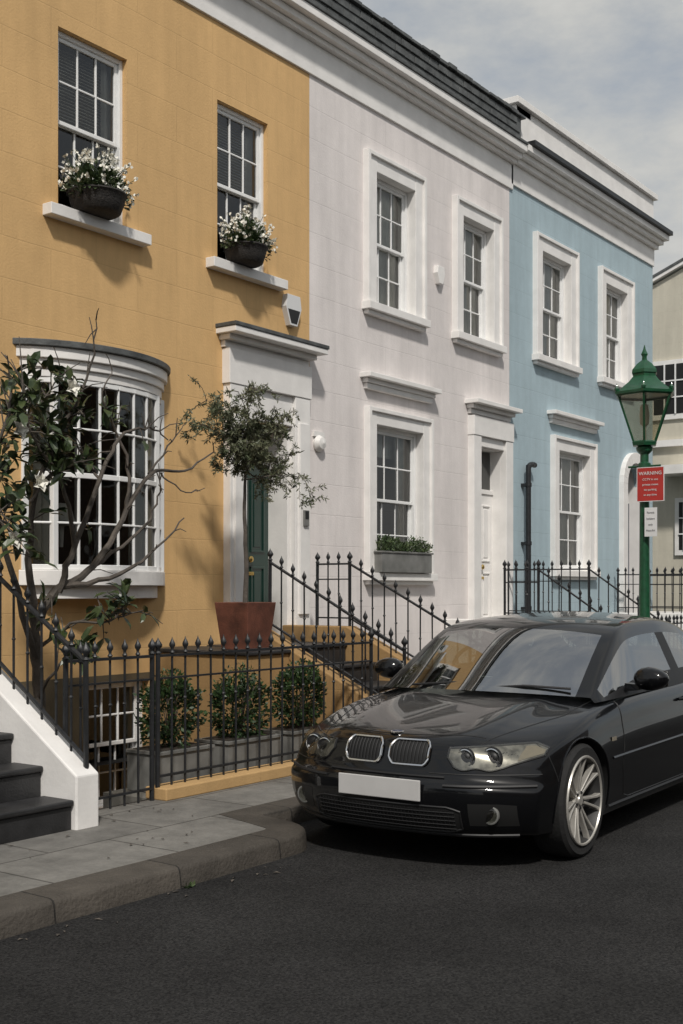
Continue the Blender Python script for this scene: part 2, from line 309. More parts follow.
def seg(p,q,z0,z1,t,m=SASH,b=tr,off=0):
    p=Vector((*p,0));q=Vector((*q,0)); n=(q-p).normalized(); pr=Vector((n.y,-n.x,0))
    a=[p+pr*(off-t/2),q+pr*(off-t/2),q+pr*(off+t/2),p+pr*(off+t/2)]
    b.prism([(v.x,v.y) for v in a],z0,z1,'z',m)
pts=[arc(-1+2*i/nc) for i in range(nc+1)]
for i in range(nc+1):
    r={0:.035,nc:.035,1:.03,nc-1:.03}.get(i,.011)
    x,y=pts[i]; tr.box(x-r,x+r,y-r*.7,y+.05,1.862,3.60,SASH)
for i in range(nc):
    for z,h in ((1.862,.05),(2.28,.02),(2.70,.05),(3.14,.02),(3.55,.048)): seg(pts[i],pts[i+1],z,z+h,.03)
    p,q=pts[i],pts[i+1]
    for (za,zc) in ((1.88,2.29),(2.29,2.72),(2.72,3.15),(3.15,3.58)):
        e=random.uniform(-.006,.006); gl.face([(p[0],p[1]+.01,za),(q[0],q[1]+.01,za),(q[0],q[1]+.01+e,zc),(p[0],p[1]+.01+e,zc)],GLS)
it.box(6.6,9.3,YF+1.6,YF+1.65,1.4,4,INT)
for (xa,xb) in ((7.14,7.42),(8.42,8.68)):
    n=16; it.grid([[(xa+(xb-xa)*k/n,YF+.10+.025*math.sin(k*1.2),z) for k in range(n+1)] for z in (1.88,3.6)],BLIND)
it.lathe([(.02,0),(.03,.2),(.14,.22),(.09,.42),(.02,.43)],(7.9,YF+.5,2.1),16,CURT)
Y=YF
tr.box(9.72,9.998,Y-.1,Y+.01,1.1,3.9,TRIM); tr.box(10.852,11.13,Y-.1,Y+.01,1.1,3.9,TRIM)
tr.box(9.77,9.95,Y-.13,Y,1.4,3.6,TRIM); tr.box(10.90,11.08,Y-.13,Y,1.4,3.6,TRIM)
tr.box(9.70,11.15,Y-.11,Y+.012,3.902,4.28,TRIM); tr.box(10.0,10.85,Y-.06,Y+.02,3.56,3.90,TRIM)
cap(tr,9.6,11.24,4.48,proj=.28,lead=True)
tr.box(10.002,10.06,Y-.02,Y+.44,1.1,3.54,TRIM); tr.box(10.80,10.848,Y-.02,Y+.44,1.1,3.54,TRIM)
door(tr,10.06,10.80,1.1,3.12,Y+.26,GREEN); tr.box(10.06,10.80,Y+.24,Y+.44,3.122,3.18,TRIM); gl.face([(10.06,Y+.34,3.18),(10.79,Y+.34,3.18),(10.79,Y+.34,3.5),(10.06,Y+.34,3.5)],GLS)
cornice(tr,0.4,16.30)
tr.box(0.4,16.42,YF-.10,YF+.3,8.422,8.86,LEAD)
for i in range(70):
    x=.4+i*.23; tr.box(x,x+.215,YF-.14-random.random()*.02,YF+.3,8.862,8.90+random.random()*.025,LEAD)
for zi,z in enumerate((8.50,8.62,8.74)):
    for i in range(69):
        x=.4+i*.23+.1*(zi%2); tr.box(x,x+.22,YF-.115-random.random()*.012,YF-.098,z,z+.085,LEAD)
w.obj('walls',E,fix=False); tr.obj('trim',E,bevel=.006); gl.obj('glass',E,fix=False); it.obj('interior',E,fix=False)
# ---- white house
E=empty('terraced_house'); w=B(); tr=B(); gl=B(); it=B()
holes=[(12.58,13.50,5.3,6.98),(14.76,15.66,5.3,6.98),(12.58,13.70,1.9,3.78),(15.2,15.95,1.1,3.75,.45)]
wall(w,11.242,16.228,-.2,7.76,holes,WHT,rm=TRIM); shell(w,11.245,16.225,-.2,8.4,WHT)
sash(tr,gl,it,12.58,13.50,5.3,6.98,style='blind',back=.09); sash(tr,gl,it,14.76,15.66,5.3,6.98,style='blind',back=.09); sash(tr,gl,it,12.58,13.70,1.9,3.78,style='curtain',back=.08)
architrave(tr,12.58,13.50,5.3,6.98,.22); architrave(tr,14.76,15.66,5.3,6.98,.22); architrave(tr,12.58,13.70,1.9,3.78,.2)
cap(tr,12.28,14.0,4.40,proj=.16)
Y=YF
tr.box(14.98,15.198,Y-.1,Y+.01,1.1,3.9,TRIM); tr.box(15.952,16.17,Y-.1,Y+.01,1.1,3.9,TRIM); tr.box(14.97,16.18,Y-.11,Y+.012,3.902,4.18,TRIM); tr.box(15.2,15.95,Y-.06,Y+.02,3.76,3.9,TRIM)
cap(tr,14.88,16.25,4.40,proj=.22)
door(tr,15.2,15.95,1.1,3.1,Y+.14,TRIM); tr.box(15.2,15.95,Y+.12,Y+.26,3.102,3.17,TRIM); gl.face([(15.2,Y+.18,3.18),(15.95,Y+.18,3.18),(15.95,Y+.18,3.75),(15.2,Y+.18,3.75)],GLS)
w.obj('walls',E,fix=False); tr.obj('trim',E,bevel=.006); gl.obj('glass',E,fix=False); it.obj('interior',E,fix=False)
# ---- blue house
E=empty('terraced_house'); w=B(); tr=B(); gl=B(); it=B()
bw=[(17.25,18.30,5.38,7.05),(19.72,20.68,5.38,7.05)]
holes=bw+[(17.85,19.05,2.0,3.95),(20.6,21.4,1.1,4.0,.3)]
wall(w,16.232,22.0,-.2,7.84,holes,BLU,rm=TRIM); shell(w,16.235,21.998,-.2,8.45,BLU)
for h in bw: sash(tr,gl,it,*h,style='blind',back=.09); architrave(tr,*h,.24)
sash(tr,gl,it,17.85,19.05,2.0,3.95,style='blind',back=.09); architrave(tr,17.85,19.05,2.0,3.95,.22); cap(tr,17.5,19.4,4.56,proj=.16)
cx,r,zs=21.0,.4,3.6
N=14
arcpts=[(cx-r*math.cos(math.pi*i/N),zs+r*math.sin(math.pi*i/N)) for i in range(N+1)]
w.prism([(cx-r,4.0)]+arcpts[:N//2+1]+[(cx,4.0)],Y-.001,Y+.12,'y',BLU) ; w.prism([(cx,4.0)]+arcpts[N//2:]+[(cx+r,4.0)],Y-.001,Y+.12,'y',BLU)
for i in range(N):
    a0,a1=math.pi*i/N,math.pi*(i+1)/N
    q=[(cx-R*math.cos(a),zs+R*math.sin(a)) for R,a in ((r,a0),(r+.2,a0),(r+.2,a1),(r,a1))]
    tr.prism(q,Y-.09,Y+.005,'y',TRIM)
tr.box(cx-r-.2,cx-r,Y-.09,Y+.005,1.1,3.6,TRIM); tr.box(cx+r,cx+r+.2,Y-.09,Y+.005,1.1,3.6,TRIM)
door(tr,20.6,21.4,1.1,3.3,Y+.22,NAVY); gl.face([(20.6,Y+.25,3.3),(21.4,Y+.25,3.3),(21.4,Y+.25,4.0),(20.6,Y+.25,4.0)],GLS)
Yb=YF
for (p,a,c) in ((.03,7.84,8.16),(.10,8.16,8.24),(.18,8.242,8.32),(.27,8.322,8.42)): tr.box(16.32 if p>.05 else 16.24,22.0+p*.6,Yb-p,Yb+.01,a,c,TRIM)
tr.box(16.44,22.2,Yb-.33,Yb+.2,8.422,8.50,IRON)
tr.box(16.40,22.0,Yb-.02,Yb+.3,8.502,9.10,TRIM); tr.box(16.34,22.06,Yb-.09,Yb+.36,9.102,9.2,TRIM); tr.box(16.43,16.9,Yb-.02,Yb+6,9.0,9.19,TRIM)
tr.box(16.2,16.6,YF+.6,YF+6,8.4,9.35,TRIM)
w.obj('walls',E,fix=False); tr.obj('trim',E,bevel=.006); gl.obj('glass',E,fix=False); it.obj('interior',E,fix=False)
# ---- cream gable house across the end
E=empty('gable_house'); w=B(); tr=B()
X=27.0
poly=[(5.0,0),(13,0),(13,7.8),(8.2,9.75),(5,8.45)]
w.prism(poly,X,X+9,'x',CRM)
for (a,c) in (((13.15,7.78),(8.2,9.8)),((8.2,9.8),(4.85,8.45))):
    tr.prism([(a[0],a[1]),(c[0],c[1]),(c[0],c[1]+.08),(a[0],a[1]+.08)],X-.12,X+9.2,'x',TRIM)
    tr.prism([(a[0],a[1]+.082),(c[0],c[1]+.082),(c[0],c[1]+.14),(a[0],a[1]+.14)],X-.14,X+9.2,'x',LEAD)
for (y0,y1,z0,z1) in ((9.2,10.5,5.75,6.9),(6.2,7.5,5.75,6.9),(9.3,9.9,2.6,3.7)):
    tr.box(X-.06,X+.01,y0-.1,y1+.1,z0-.12,z1+.1,TRIM); w.box(X-.065,X-.055,y0,y1,z0,z1,BLK)
    for i in range(1,5): yy=y0+(y1-y0)*i/5; tr.box(X-.09,X-.066,yy-.015,yy+.015,z0,z1,SASH)
    for i in range(1,3): zz=z0+(z1-z0)*i/3; tr.box(X-.088,X-.066,y0,y1,zz-.015,zz+.015,SASH)
tr.box(X-.12,X+.01,5,13,5.0,5.15,TRIM); tr.box(X-.8,X,7.4,10.2,4.3,4.5,TRIM)
w.obj('walls',E); tr.obj('trim',E)
# ---- opposite terrace (unseen, added behind the photographer for reflections in glass and paintwork)
E=empty('brick_house'); w=B(); tr=B()
w.box(-14,34,-18,-10,-.1,7.6,BRK)
for i in range(14):
    x=-12+i*3.2
    for z in (1.3,4.4):
        tr.box(x,x+1.0,-10.01,-9.95,z,z+1.7,TRIM); tr.box(x+.08,x+.92,-9.96,-9.94,z+.08,z+1.62,BLK)
tr.box(-14,34,-10.2,-9.98,7.4,7.7,TRIM)
w.obj('walls',E); tr.obj('trim',E)
dt=B()  # unseen trees added behind the camera to darken reflections in the car paint
for _ in range(90):
    c=Vector((random.uniform(-34,-20),random.uniform(-9,9),random.uniform(1.5,6.5)))
    for _k in range(45):
        p=c+rv()*random.uniform(.3,1.6); d=rv(); s=d.cross(rv()).normalized()
        n0=len(dt.v); dt.v+=[tuple(p),tuple(p+d*.3+s*.22),tuple(p+d*.6),tuple(p+d*.3-s*.22)]; dt.f.append((n0,n0+1,n0+2,n0+3)); dt.m.append(dt.mi(LBOX))
dt.obj('added_reflection_trees',fix=False)
# ------------------------------------------------------------------ ground, road, pavement
g=B()
xs=[-300,5.52,8.6,300]; ys=[-300,6.42,YF,300]
for i in range(3):
    for j in range(3):
        if i==1 and j==1: continue
        g.face([(xs[i],ys[j],0),(xs[i+1],ys[j],0),(xs[i+1],ys[j+1],0),(xs[i],ys[j+1],0)],ROAD)
g.obj('road',fix=False)
def arcp(cx,cy,r,a0,a1,n): return [(cx+r*math.cos(math.radians(a0+(a1-a0)*i/n)),cy+r*math.sin(math.radians(a0+(a1-a0)*i/n))) for i in range(n+1)]
KY=5.33
def kpath(off):
    p=[(-14+i*.9,4.7+off+.006*math.sin(i*2.3)) for i in range(22)]+arcp(6.0,4.7+.36,.36-off,-90,-8,8)+[(6.42-off*.6,KY-.02+off)]
    return p+[(12,KY+off),(26.5,KY+off)]
o=kpath(0); i_=kpath(.27)
kb=B()
def rowz(pp,z): return [(p[0],p[1],z) for p in pp]
kb.grid([rowz(o,0),[(p[0],p[1]+.012,.092) for p in o],[(p[0],p[1]+.022,.112) for p in o],[(p[0],p[1]+.045,.121) for p in o],rowz(i_,.124),rowz(i_,0)],KERB)
kb.obj('kerb',smooth=True,angle=60)
pv=B()
poly=[(p[0],p[1]) for p in i_]+[(26.5,6.42),(-14,6.42)]
pv.prism(poly,0.002,.12,'z',PAVE)
pv.obj('pavement')
op=B(); op.box(-14,34,-9.9,-5,.002,.12,PAVE); op.obj('pavement')
fa=B()
for a,c in ((-5,5.5),(11.06,26.5)): fa.box(a,c,6.421,YF-.002,.002,.118,CONC)
fa.box(8.6,11.06,6.421,YF-.002,-.0,.116,CONC)
fa.box(6.5,8.6,6.421,7.0,-1.3,.10,CONC)
fa.box(5.5,8.62,6.4,YF+.1,-1.42,-1.3,CONC); fa.box(5.45,5.52,6.42,YF,-1.4,.1,CONC); fa.box(5.5,6.5,6.38,6.424,-1.4,.11,CONC)
fa.obj('front_area')
# ------------------------------------------------------------------ steps
def steps(name,x0,x1,ms,mt,lx=None,left_end=8.58,tread=.3):
    b=B(); yl=6.0+4*tread
    for i in range(5):
        yi=6.0+tread*i; z=.12+.196*(i+1); y1=yi+tread if i<4 else 8.58
        b.box(x0,x1,yi,y1,-.02,z-.04,mt); b.box(x0,x1,yi-.025,y1-.002 if i==4 else y1-.026,z-.039,z,mt)
    for (xa,xb,ye) in ((x0-.2,x0-.002,left_end),(x1+.002,x1+.2,8.58)):
        b.prism([(5.96,0),(5.96,.47),(yl,1.28),(ye,1.28),(ye,0)],xa,xb,'x',ms)
    if lx is not None:
        b.box(lx,x0-.202,7.3,8.58,-1.3,1.06,ms); b.box(lx-.03,x0-.202,7.27,8.585,1.062,1.1,mt)
    return b.obj(name,bevel=.012)
steps('front_steps',3.9,5.3,TRIM,DSTEP)
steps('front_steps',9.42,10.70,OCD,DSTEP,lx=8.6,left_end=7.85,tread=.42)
steps('front_steps',14.5,15.9,TRIM,CONC)
steps('front_steps',20.2,21.5,TRIM,CONC)
# ------------------------------------------------------------------ railings
def railing(name,runs,spacing=.15):
    b=B()
    for (p,q,thick) in runs:
        p=Vector(p);q=Vector(q)
        L=math.hypot(q[0]-p[0],q[1]-p[1]); n=max(1,round(L/spacing))
        for i in range(n+1):
            t=i/n; x,y,zb,zt=[p[k]+(q[k]-p[k])*t for k in range(4)]
            big=(i==0 or i==n) and thick; r=.019 if big else .009
            jx,jy=random.uniform(-.005,.005),random.uniform(-.005,.005)
            b.tube([(x,y,zb),(x+jx,y+jy,zt+.02)],r,6,IRON,cap=False)
            s=1.05 if big else .78
            b.lathe([(.012*s,0),(.026*s,.010),(.013*s,.026),(.015*s,.042),(.029*s,.058),(.031*s,.073),(.02*s,.092),(.008*s,.11),(.001,.128)],(x+jx,y+jy,zt+.01),7,IRON)
            b.lathe([(.009,-.012),(.016,0),(.009,.012)],(x,y,zt-.33),6,IRON)
        def bar(dz,w,h):
            d=Vector((q[0]-p[0],q[1]-p[1],0)).normalized(); s=Vector((d.y,-d.x,0))*w
            P=Vector((p[0],p[1],0));Q=Vector((q[0],q[1],0))
            zp,zq=(p[3]+dz,q[3]+dz) if dz<=0 else (p[2]+dz,q[2]+dz)
            vs=[]
            for (R,z) in ((P,zp),(Q,zq)):
                for sg in (1,-1):
                    for hh in (-h,h): v=R+s*sg; vs.append((v.x,v.y,z+hh))
            n0=len(b.v); b.v+=vs
            for f in ((0,1,3,2),(4,6,7,5),(0,4,5,1),(2,3,7,6),(1,5,7,3),(0,2,6,4)): b.f.append(tuple(n0+k for k in f)); b.m.append(b.mi(IRON))
        bar(0,.018,.010); bar(.09,.015,.008)
        if not (abs(q[3]-p[3])>.1): bar(-.17,.014,.007)
    return b.obj(name,smooth=True)
railing('iron_railing',[((5.44,6.02,.47,1.2),(5.44,7.2,1.28,1.95),1),((5.44,7.2,1.28,1.95),(5.44,8.5,1.28,1.95),1)])
railing('iron_railing',[((5.55,6.35,.12,1.19),(6.38,6.35,.12,1.19),1),((6.44,6.35,.2,1.19),(9.25,6.35,.2,1.19),1)])
railing('iron_railing',[((9.31,6.02,.47,1.12),(9.31,7.62,1.26,1.96),1)])
railing('iron_railing',[((10.80,6.02,.47,1.10),(10.80,7.7,1.28,1.97),1),((10.80,7.7,1.28,1.97),(10.80,8.15,1.28,1.97),1)])
railing('iron_railing',[((11.1,6.35,.2,1.15),(14.25,6.35,.2,1.15),1)])
railing('iron_railing',[((14.4,6.02,.47,1.17),(14.4,7.2,1.28,1.95),1),((14.4,7.2,1.28,1.95),(14.4,7.7,1.28,1.95),1)])
railing('iron_railing',[((16.0,6.02,.47,1.17),(16.0,7.2,1.28,1.98),1),((16.0,7.2,1.28,1.98),(16.0,8.5,1.28,1.98),1)])
railing('iron_railing',[((16.15,6.35,.2,1.19),(19.95,6.35,.2,1.19),1)])
railing('iron_railing',[((20.1,6.02,.47,1.17),(20.1,7.2,1.28,1.95),1),((20.1,7.2,1.28,1.95),(20.1,8.5,1.28,1.95),1)])
railing('iron_railing',[((21.6,6.02,.47,1.17),(21.6,7.2,1.28,1.95),1),((21.6,7.2,1.28,1.95),(21.6,8.5,1.28,1.95),1)])
pb=B()
pb.box(6.42,9.2,6.24,6.46,.118,.21,YEL); pb.obj('low_wall',bevel=.01)
for a,c in ((11.07,14.28),(16.12,19.98)):
    pb=B(); pb.box(a,c,6.24,6.46,.118,.21,TRIM); pb.obj('low_wall',bevel=.01)
# ------------------------------------------------------------------ foliage
def leaf(b,p,d,up,L,W,m,curl=.15):
    d=d.normalized(); s=d.cross(up)
    if s.length<1e-3: s=d.cross(Vector((1,0,0)))
    s.normalize(); n=s.cross(d)
    pts=[p, p+d*L*.35+s*W*.5+n*W*curl, p+d*L*.75+s*W*.38+n*W*curl, p+d*L-n*L*.08, p+d*L*.75-s*W*.38+n*W*curl, p+d*L*.35-s*W*.5+n*W*curl]
    mid1=p+d*L*.35; mid2=p+d*L*.75
    n0=len(b.v); b.v+=[tuple(v) for v in pts]+[tuple(mid1),tuple(mid2)]
    mi=b.mi(m)
    for f in ((0,1,6),(1,2,7,6),(2,3,7),(0,6,5),(6,7,4,5),(7,3,4)): b.f.append(tuple(n0+k for k in f)); b.m.append(mi)
def quadleaf(b,p,d,L,W,m):
    d=d.normalized(); s=d.cross(rv()); s.normalize()
    n0=len(b.v); b.v+=[tuple(p),tuple(p+d*L*.5+s*W*.5),tuple(p+d*L),tuple(p+d*L*.5-s*W*.5)]; b.f.append((n0,n0+1,n0+2,n0+3)); b.m.append(b.mi(m))
def smoothpath(pts,sub=4,jit=.01):
    out=[]; P=[Vector(p) for p in pts]
    for i in range(len(P)-1):
        p0=P[max(i-1,0)];p1=P[i];p2=P[i+1];p3=P[min(i+2,len(P)-1)]
        for k in range(sub):
            t=k/sub
            v=.5*((2*p1)+(p2-p0)*t+(2*p0-5*p1+4*p2-p3)*t*t+(3*p1-p0-3*p2+p3)*t*t*t); out.append(v+rv()*jit)
    out.append(P[-1]); return out
S_,C_=.586,.810
def MG(x,y,Y=7.0):
    u=(x-341.5)/1200; d=S_-u*C_; return (Y*(u*S_+C_)/d,Y,1.68+(590-y)*Y/d/1200)
def MGi(p):
    t=p.x/p.y; u=(t*S_-C_)/(S_+t*C_); d=S_-u*C_; return 341.5+u*1200, 590-(p.z-1.68)*1200*d/p.y
E=empty('magnolia_tree'); b=B(); lv=B()
br=[([(38,800,7.3),(40,700,7.3),(36,630,7.2),(58,590,7.1),(95,565,7.1),(128,510,7.2),(150,474,7.2),(185,470,7.3),(214,452,7.3)],.06,.006),
([(58,590,7.1),(75,545,7.0),(100,480,6.9),(120,438,6.9),(150,428,7.0),(168,440,7.0)],.032,.005),
([(36,630,7.2),(30,540,7.2),(50,450,7.1),(88,380,7.1),(96,320,7.0)],.038,.004),
([(60,588,7.1),(110,578,6.9),(150,555,6.9),(184,518,6.9)],.03,.005),
([(39,670,7.3),(12,570,7.0),(-10,480,7.0),(12,400,7.0),(5,355,7.1)],.032,.005),
([(75,545,7.0),(60,480,6.8),(30,430,6.7),(22,375,6.7)],.022,.004),
([(95,565,7.1),(140,532,7.3),(158,498,7.3),(160,480,7.3)],.02,.004),
([(128,510,7.2),(126,455,7.3),(103,400,7.3),(112,370,7.3)],.02,.004),
([(150,474,7.2),(172,440,7.2),(186,424,7.2)],.012,.003),
([(160,473,7.2),(185,492,7.1),(205,488,7.1)],.009,.003),
([(38,650,7.25),(70,625,6.9),(110,620,6.8),(140,612,6.8)],.018,.004),
([(30,540,7.2),(0,520,6.7),(-30,500,6.5)],.018,.004),
([(50,450,7.1),(20,420,7.3),(-15,410,7.3)],.018,.004),
([(100,480,6.9),(75,440,7.2),(60,400,7.2)],.013,.004),
([(30,500,6.9),(55,470,6.8),(78,462,6.8)],.013,.004),
([(12,440,7.0),(40,405,6.9),(62,375,6.9)],.013,.004),
([(39,700,7.3),(60,665,6.9),(95,655,6.8)],.018,.004)]
zones=[(45,405,52,46,.85),(18,490,44,66,.9),(95,333,14,16,.8),(112,415,18,24,.75),(62,470,34,30,.7),(125,612,32,26,.8),(15,600,42,50,.65),(75,650,50,24,.7),(150,440,16,14,.3),(75,600,22,16,.5),(100,520,18,20,.3)]
def dens(x,y): return max([0.0]+[w for (a,c,rx,ry,w) in zones if ((x-a)/rx)**2+((y-c)/ry)**2<1])
for pl,r0,r1 in br:
    P=[MG(x,y,Y) for x,y,Y in pl]; S=smoothpath(P,5,.014); n=len(S)
    b.tube(S,[r0+(r1-r0)*(i/(n-1))**.7 for i in range(n)],7,BARK)
    for i in range(2,n):
        if i/n<.25: continue
        p=S[i]; D=dens(*MGi(p))
        for k in range(3):
            if random.random()<.10+.66*D:
                d=(rv()+Vector((0,-.2,.45))).normalized(); L=random.uniform(.10,.34)*(1 if D>.3 else .6); q=p+d*L; mid=p+d*L*.5+Vector((0,0,.02))
                b.tube([p,mid,q],[.006,.0045,.003],5,BARK,cap=False)
                D2=dens(*MGi(q))
                nl=int(random.uniform(3,9.5)*D2+.25)
                for _ in range(nl):
                    t=random.uniform(.5,1.0); dd=(d*.5+rv()*.9+Vector((0,-.1,.15))).normalized()
                    leaf(lv,p+d*L*t,dd,rv()*.4+Vector((0,-.3,1)),random.uniform(.09,.165),random.uniform(.045,.072),LMAG)
b.obj('branches',E,smooth=True); lv.obj('leaves',E,fix=False)
b=B()
for (bx,by) in ((38,483),(12,540),(70,388),(18,430)):
    c=Vector(MG(bx,by,6.7))
    for k in range(10):
        a=k*2*math.pi/5; leaf(b,c,Vector((math.cos(a),-.5-.5*(k>4),math.sin(a)+.2)),Vector((0,-1,0)),.08 if k<5 else .055,.055,FLW,.3)
b.obj('bloom',E,fix=False)
# olive tree in pot
E=empty('potted_olive_tree'); b=B(); lv=B()
cx,cy,z0=8.98,7.66,1.1
def ring(w,z): return [(cx-w,cy-w,z),(cx+w,cy-w,z),(cx+w,cy+w,z),(cx-w,cy+w,z)]
R=[ring(.165,z0),ring(.215,z0+.46),ring(.195,z0+.46),ring(.19,z0+.41)]
n0=len(b.v)
for r in R: b.v+=r
for i in range(3):
    for k in range(4): b.f.append((n0+i*4+k,n0+i*4+(k+1)%4,n0+(i+1)*4+(k+1)%4,n0+(i+1)*4+k)); b.m.append(b.mi(CORT))
b.f.append((n0,n0+1,n0+2,n0+3)); b.m.append(b.mi(CORT)); b.face(ring(.192,z0+.42),SOIL)
b.obj('pot',E,bevel=.006)
b=B()
trunk=smoothpath([(cx,cy,z0+.40),(cx+.015,cy,z0+.9),(cx-.02,cy,z0+1.4),(cx+.01,cy,z0+1.75),(cx,cy,z0+2.1)],4,.006); b.tube(trunk,[.026-.0011*i for i in range(len(trunk))],8,BARK)
def twig(p,d,L,r,lvl):
    n=5; pts=[p]; q=p.copy(); dd=d.copy()
    for i in range(n):
        dd=(dd+rv()*.28+Vector((0,0,-.05 if lvl>0 else .07))).normalized(); q=q+dd*L/n; pts.append(q.copy())
    b.tube(pts,[r*(1-.15*i) for i in range(n+1)],4,BARK,cap=False)
    if lvl<2:
        for i in range(1,n+1):
            for k in range(2 if lvl==0 else 1):
                if random.random()<.75: twig(pts[i],(dd*.5+rv()).normalized(),L*random.uniform(.35,.55),r*.5,lvl+1)
    if lvl>=1:
        for i in range(n):
            for k in range(5 if lvl==2 else 3):
                t=random.random(); pp=pts[i].lerp(pts[i+1],t); quadleaf(lv,pp,(dd*.6+rv()),random.uniform(.035,.06),random.uniform(.010,.016),LOLV)
for k in range(12):
    a=k*2.4; s=trunk[-1-(k%6)]; twig(s,Vector((math.cos(a)*.8,math.sin(a)*.6,.55+.5*(k%3)/2)).normalized(),random.uniform(.34,.62),.009,0)
twig(trunk[-4],Vector((.9,-.2,.1)).normalized(),.66,.009,0); twig(trunk[-6],Vector((.9,-.3,-.15)).normalized(),.66,.008,0); twig(trunk[-5],Vector((.8,.3,-.3)).normalized(),.55,.008,0); twig(trunk[-3],Vector((-.6,-.2,.4)).normalized(),.45,.008,0); twig(trunk[-5],Vector((-.8,.1,.2)).normalized(),.35,.008,0)
b.obj('trunk',E,smooth=True); lv.obj('leaves',E,fix=False)
# box bushes in planters
for bi,(xa,xb) in enumerate(((6.68,7.28),(7.48,8.16),(8.34,9.0))):
    E=empty('planter_with_box_bush'); b=B(); ya,yb=6.56,6.92
    b.box(xa,xb,ya,yb,.105,.40,ZINC); b.box(xa-.015,xb+.015,ya-.015,yb+.015,.401,.425,ZINC); b.box(xa+.03,xb-.03,ya+.03,yb-.03,.426,.43,SOIL); b.obj('planter',E,bevel=.006)
    lv=B(); cxx=(xa+xb)/2; hw=(xb-xa)/2-.075
    for _ in range(2000):
        v=rv(); v=Vector([math.copysign(abs(t)**.8,t) for t in v]); rr=random.uniform(.5,1.08)**.6
        e=1+.18*math.sin(v.x*7+xa*3)+.14*math.sin(v.z*9+v.y*5+bi)
        p=Vector((cxx+v.x*hw*rr*e,(ya+yb)/2+v.y*.16*rr*e,.68+(.02,-.03,.02)[bi]+v.z*.25*rr*e))
        quadleaf(lv,p,(v+rv()*.8+Vector((0,0,.4))),random.uniform(.03,.06),.024,LBOX)
    for _ in range(80):
        v=rv(); v.z=abs(v.z); p=Vector((cxx+v.x*hw,(ya+yb)/2+v.y*.16,.73+v.z*.22))
        for k in range(5): quadleaf(lv,p+Vector((0,0,.022*k)),rv()+Vector((0,0,.5)),.04,.018,LBOX)
    st=B()
    for _ in range(14):
        st.tube([(cxx,(ya+yb)/2,.43),(cxx+random.uniform(-1,1)*hw*.8,(ya+yb)/2+random.uniform(-.12,.12),.85)],.006,4,BARK)
    st.obj('stems',E); lv.obj('leaves',E,fix=False)
# flower baskets
for (cx_,rad) in ((7.78,.27),(9.92,.235)):
    E=empty('flower_basket'); b=B(); cyy=YF-.14
    b.lathe([(rad*.7,.0),(rad*.82,.02),(rad*.93,.10),(rad,.17),(rad*1.05,.18),(rad*1.03,.195),(rad*.9,.18)],(cx_,cyy,5.2),20,WICK)
    o=b.obj('bowl',E,smooth=True)
    lv=B(); fl=B()
    for _ in range(620):
        v=rv(); v.z=abs(v.z); rr=random.random()**.4
        p=Vector((cx_+v.x*rad*1.4*rr,cyy+v.y*rad*.8*rr-.02,5.37+v.z*.30*rr-.12*max(0,abs(v.x)-.6)))
        leaf(lv,p,(v+rv()*.7),Vector((0,0,1))+rv()*.5,random.uniform(.035,.065),random.uniform(.03,.045),LGER)
    for _ in range(120):
        v=rv(); v.z=abs(v.z); s=random.uniform(.8,1.18); p=Vector((cx_+v.x*rad*1.5*s,cyy+v.y*rad*.9*s-.03,5.40+v.z*.36*s-.10*max(0,abs(v.x)-.6)))
        lv.tube([(cx_+v.x*rad*.5,cyy,5.40),tuple(p)],.003,3,LGER,cap=False)
        for _k in range(5): quadleaf(fl,p+rv()*.012,rv()+Vector((0,-.5,.4)),.036,.032,FLW)
    lv.obj('leaves',E,fix=False); fl.obj('flowers',E,fix=False)
E=empty('window_box'); b=B(); b.box(12.52,13.72,YF-.17,YF+.02,1.904,2.15,ZINC); b.box(12.50,13.74,YF-.185,YF+.03,2.151,2.175,ZINC); b.obj('trough',E,bevel=.006)
lv=B()
for _ in range(2200):
    x=random.uniform(12.55,13.70); h=.13+.05*math.sin(x*9)+.03*math.sin(x*23)
    p=Vector((x,YF-.07+random.uniform(-.12,.09),2.17+random.random()*h)); quadleaf(lv,p,rv()+Vector((0,-.2,.8)),random.uniform(.03,.055),.018,LGER)
lv.obj('leaves',E,fix=False)
b=B()
for _ in range(16):
    quadleaf(b,Vector((5.0+random.uniform(-.04,.04),4.67,.0)),rv()+Vector((0,-.3,1)),.04,.015,LGER)
b.obj('weed',fix=False)
b=B()
for _ in range(60):
    x=random.uniform(2.5,6.2); y=random.choice([4.66-abs(random.gauss(0,.08)),random.uniform(5.0,6.2)]); z=.004 if y<4.7 else .126
    s=random.uniform(.010,.028); a=random.random()*6
    b.face([(x+s*math.cos(a),y+s*math.sin(a),z),(x-s*.4*math.sin(a),y+s*.4*math.cos(a),z+.006),(x-s*math.cos(a),y-s*math.sin(a),z+.002),(x+s*.4*math.sin(a),y-s*.4*math.cos(a),z+.005)],BARK)
b.obj('fallen_leaves',fix=False)
# ------------------------------------------------------------------ wall fittings
def alarm(x,z,s=1,col=WS,y=YF):
    b=B(); b.prism([(x-.09*s,z+.13*s),(x+.09*s,z+.13*s),(x+.11*s,z+.02*s),(x+.05*s,z-.14*s),(x-.05*s,z-.14*s),(x-.11*s,z+.02*s)],y-.07,y+.005,'y',col)
    if col is WS: b.prism([(x-.085*s,z-.0*s),(x+.085*s,z-.0*s),(x+.04*s,z-.12*s),(x-.04*s,z-.12*s)],y-.076,y-.069,'y',BLK)
    b.obj('alarm_box',bevel=.008)
alarm(10.86,4.90,1.3); alarm(14.13,6.0,.9,TRIM)
b=B(); b.lathe([(.09,0),(.1,-.03),(.07,-.08),(.0,-.1)],(11.4,YF,3.42),16,TRIM,'y'); b.box(11.30,11.5,YF-.03,YF+.002,3.5,3.56,TRIM); b.obj('alarm_bell',smooth=True)
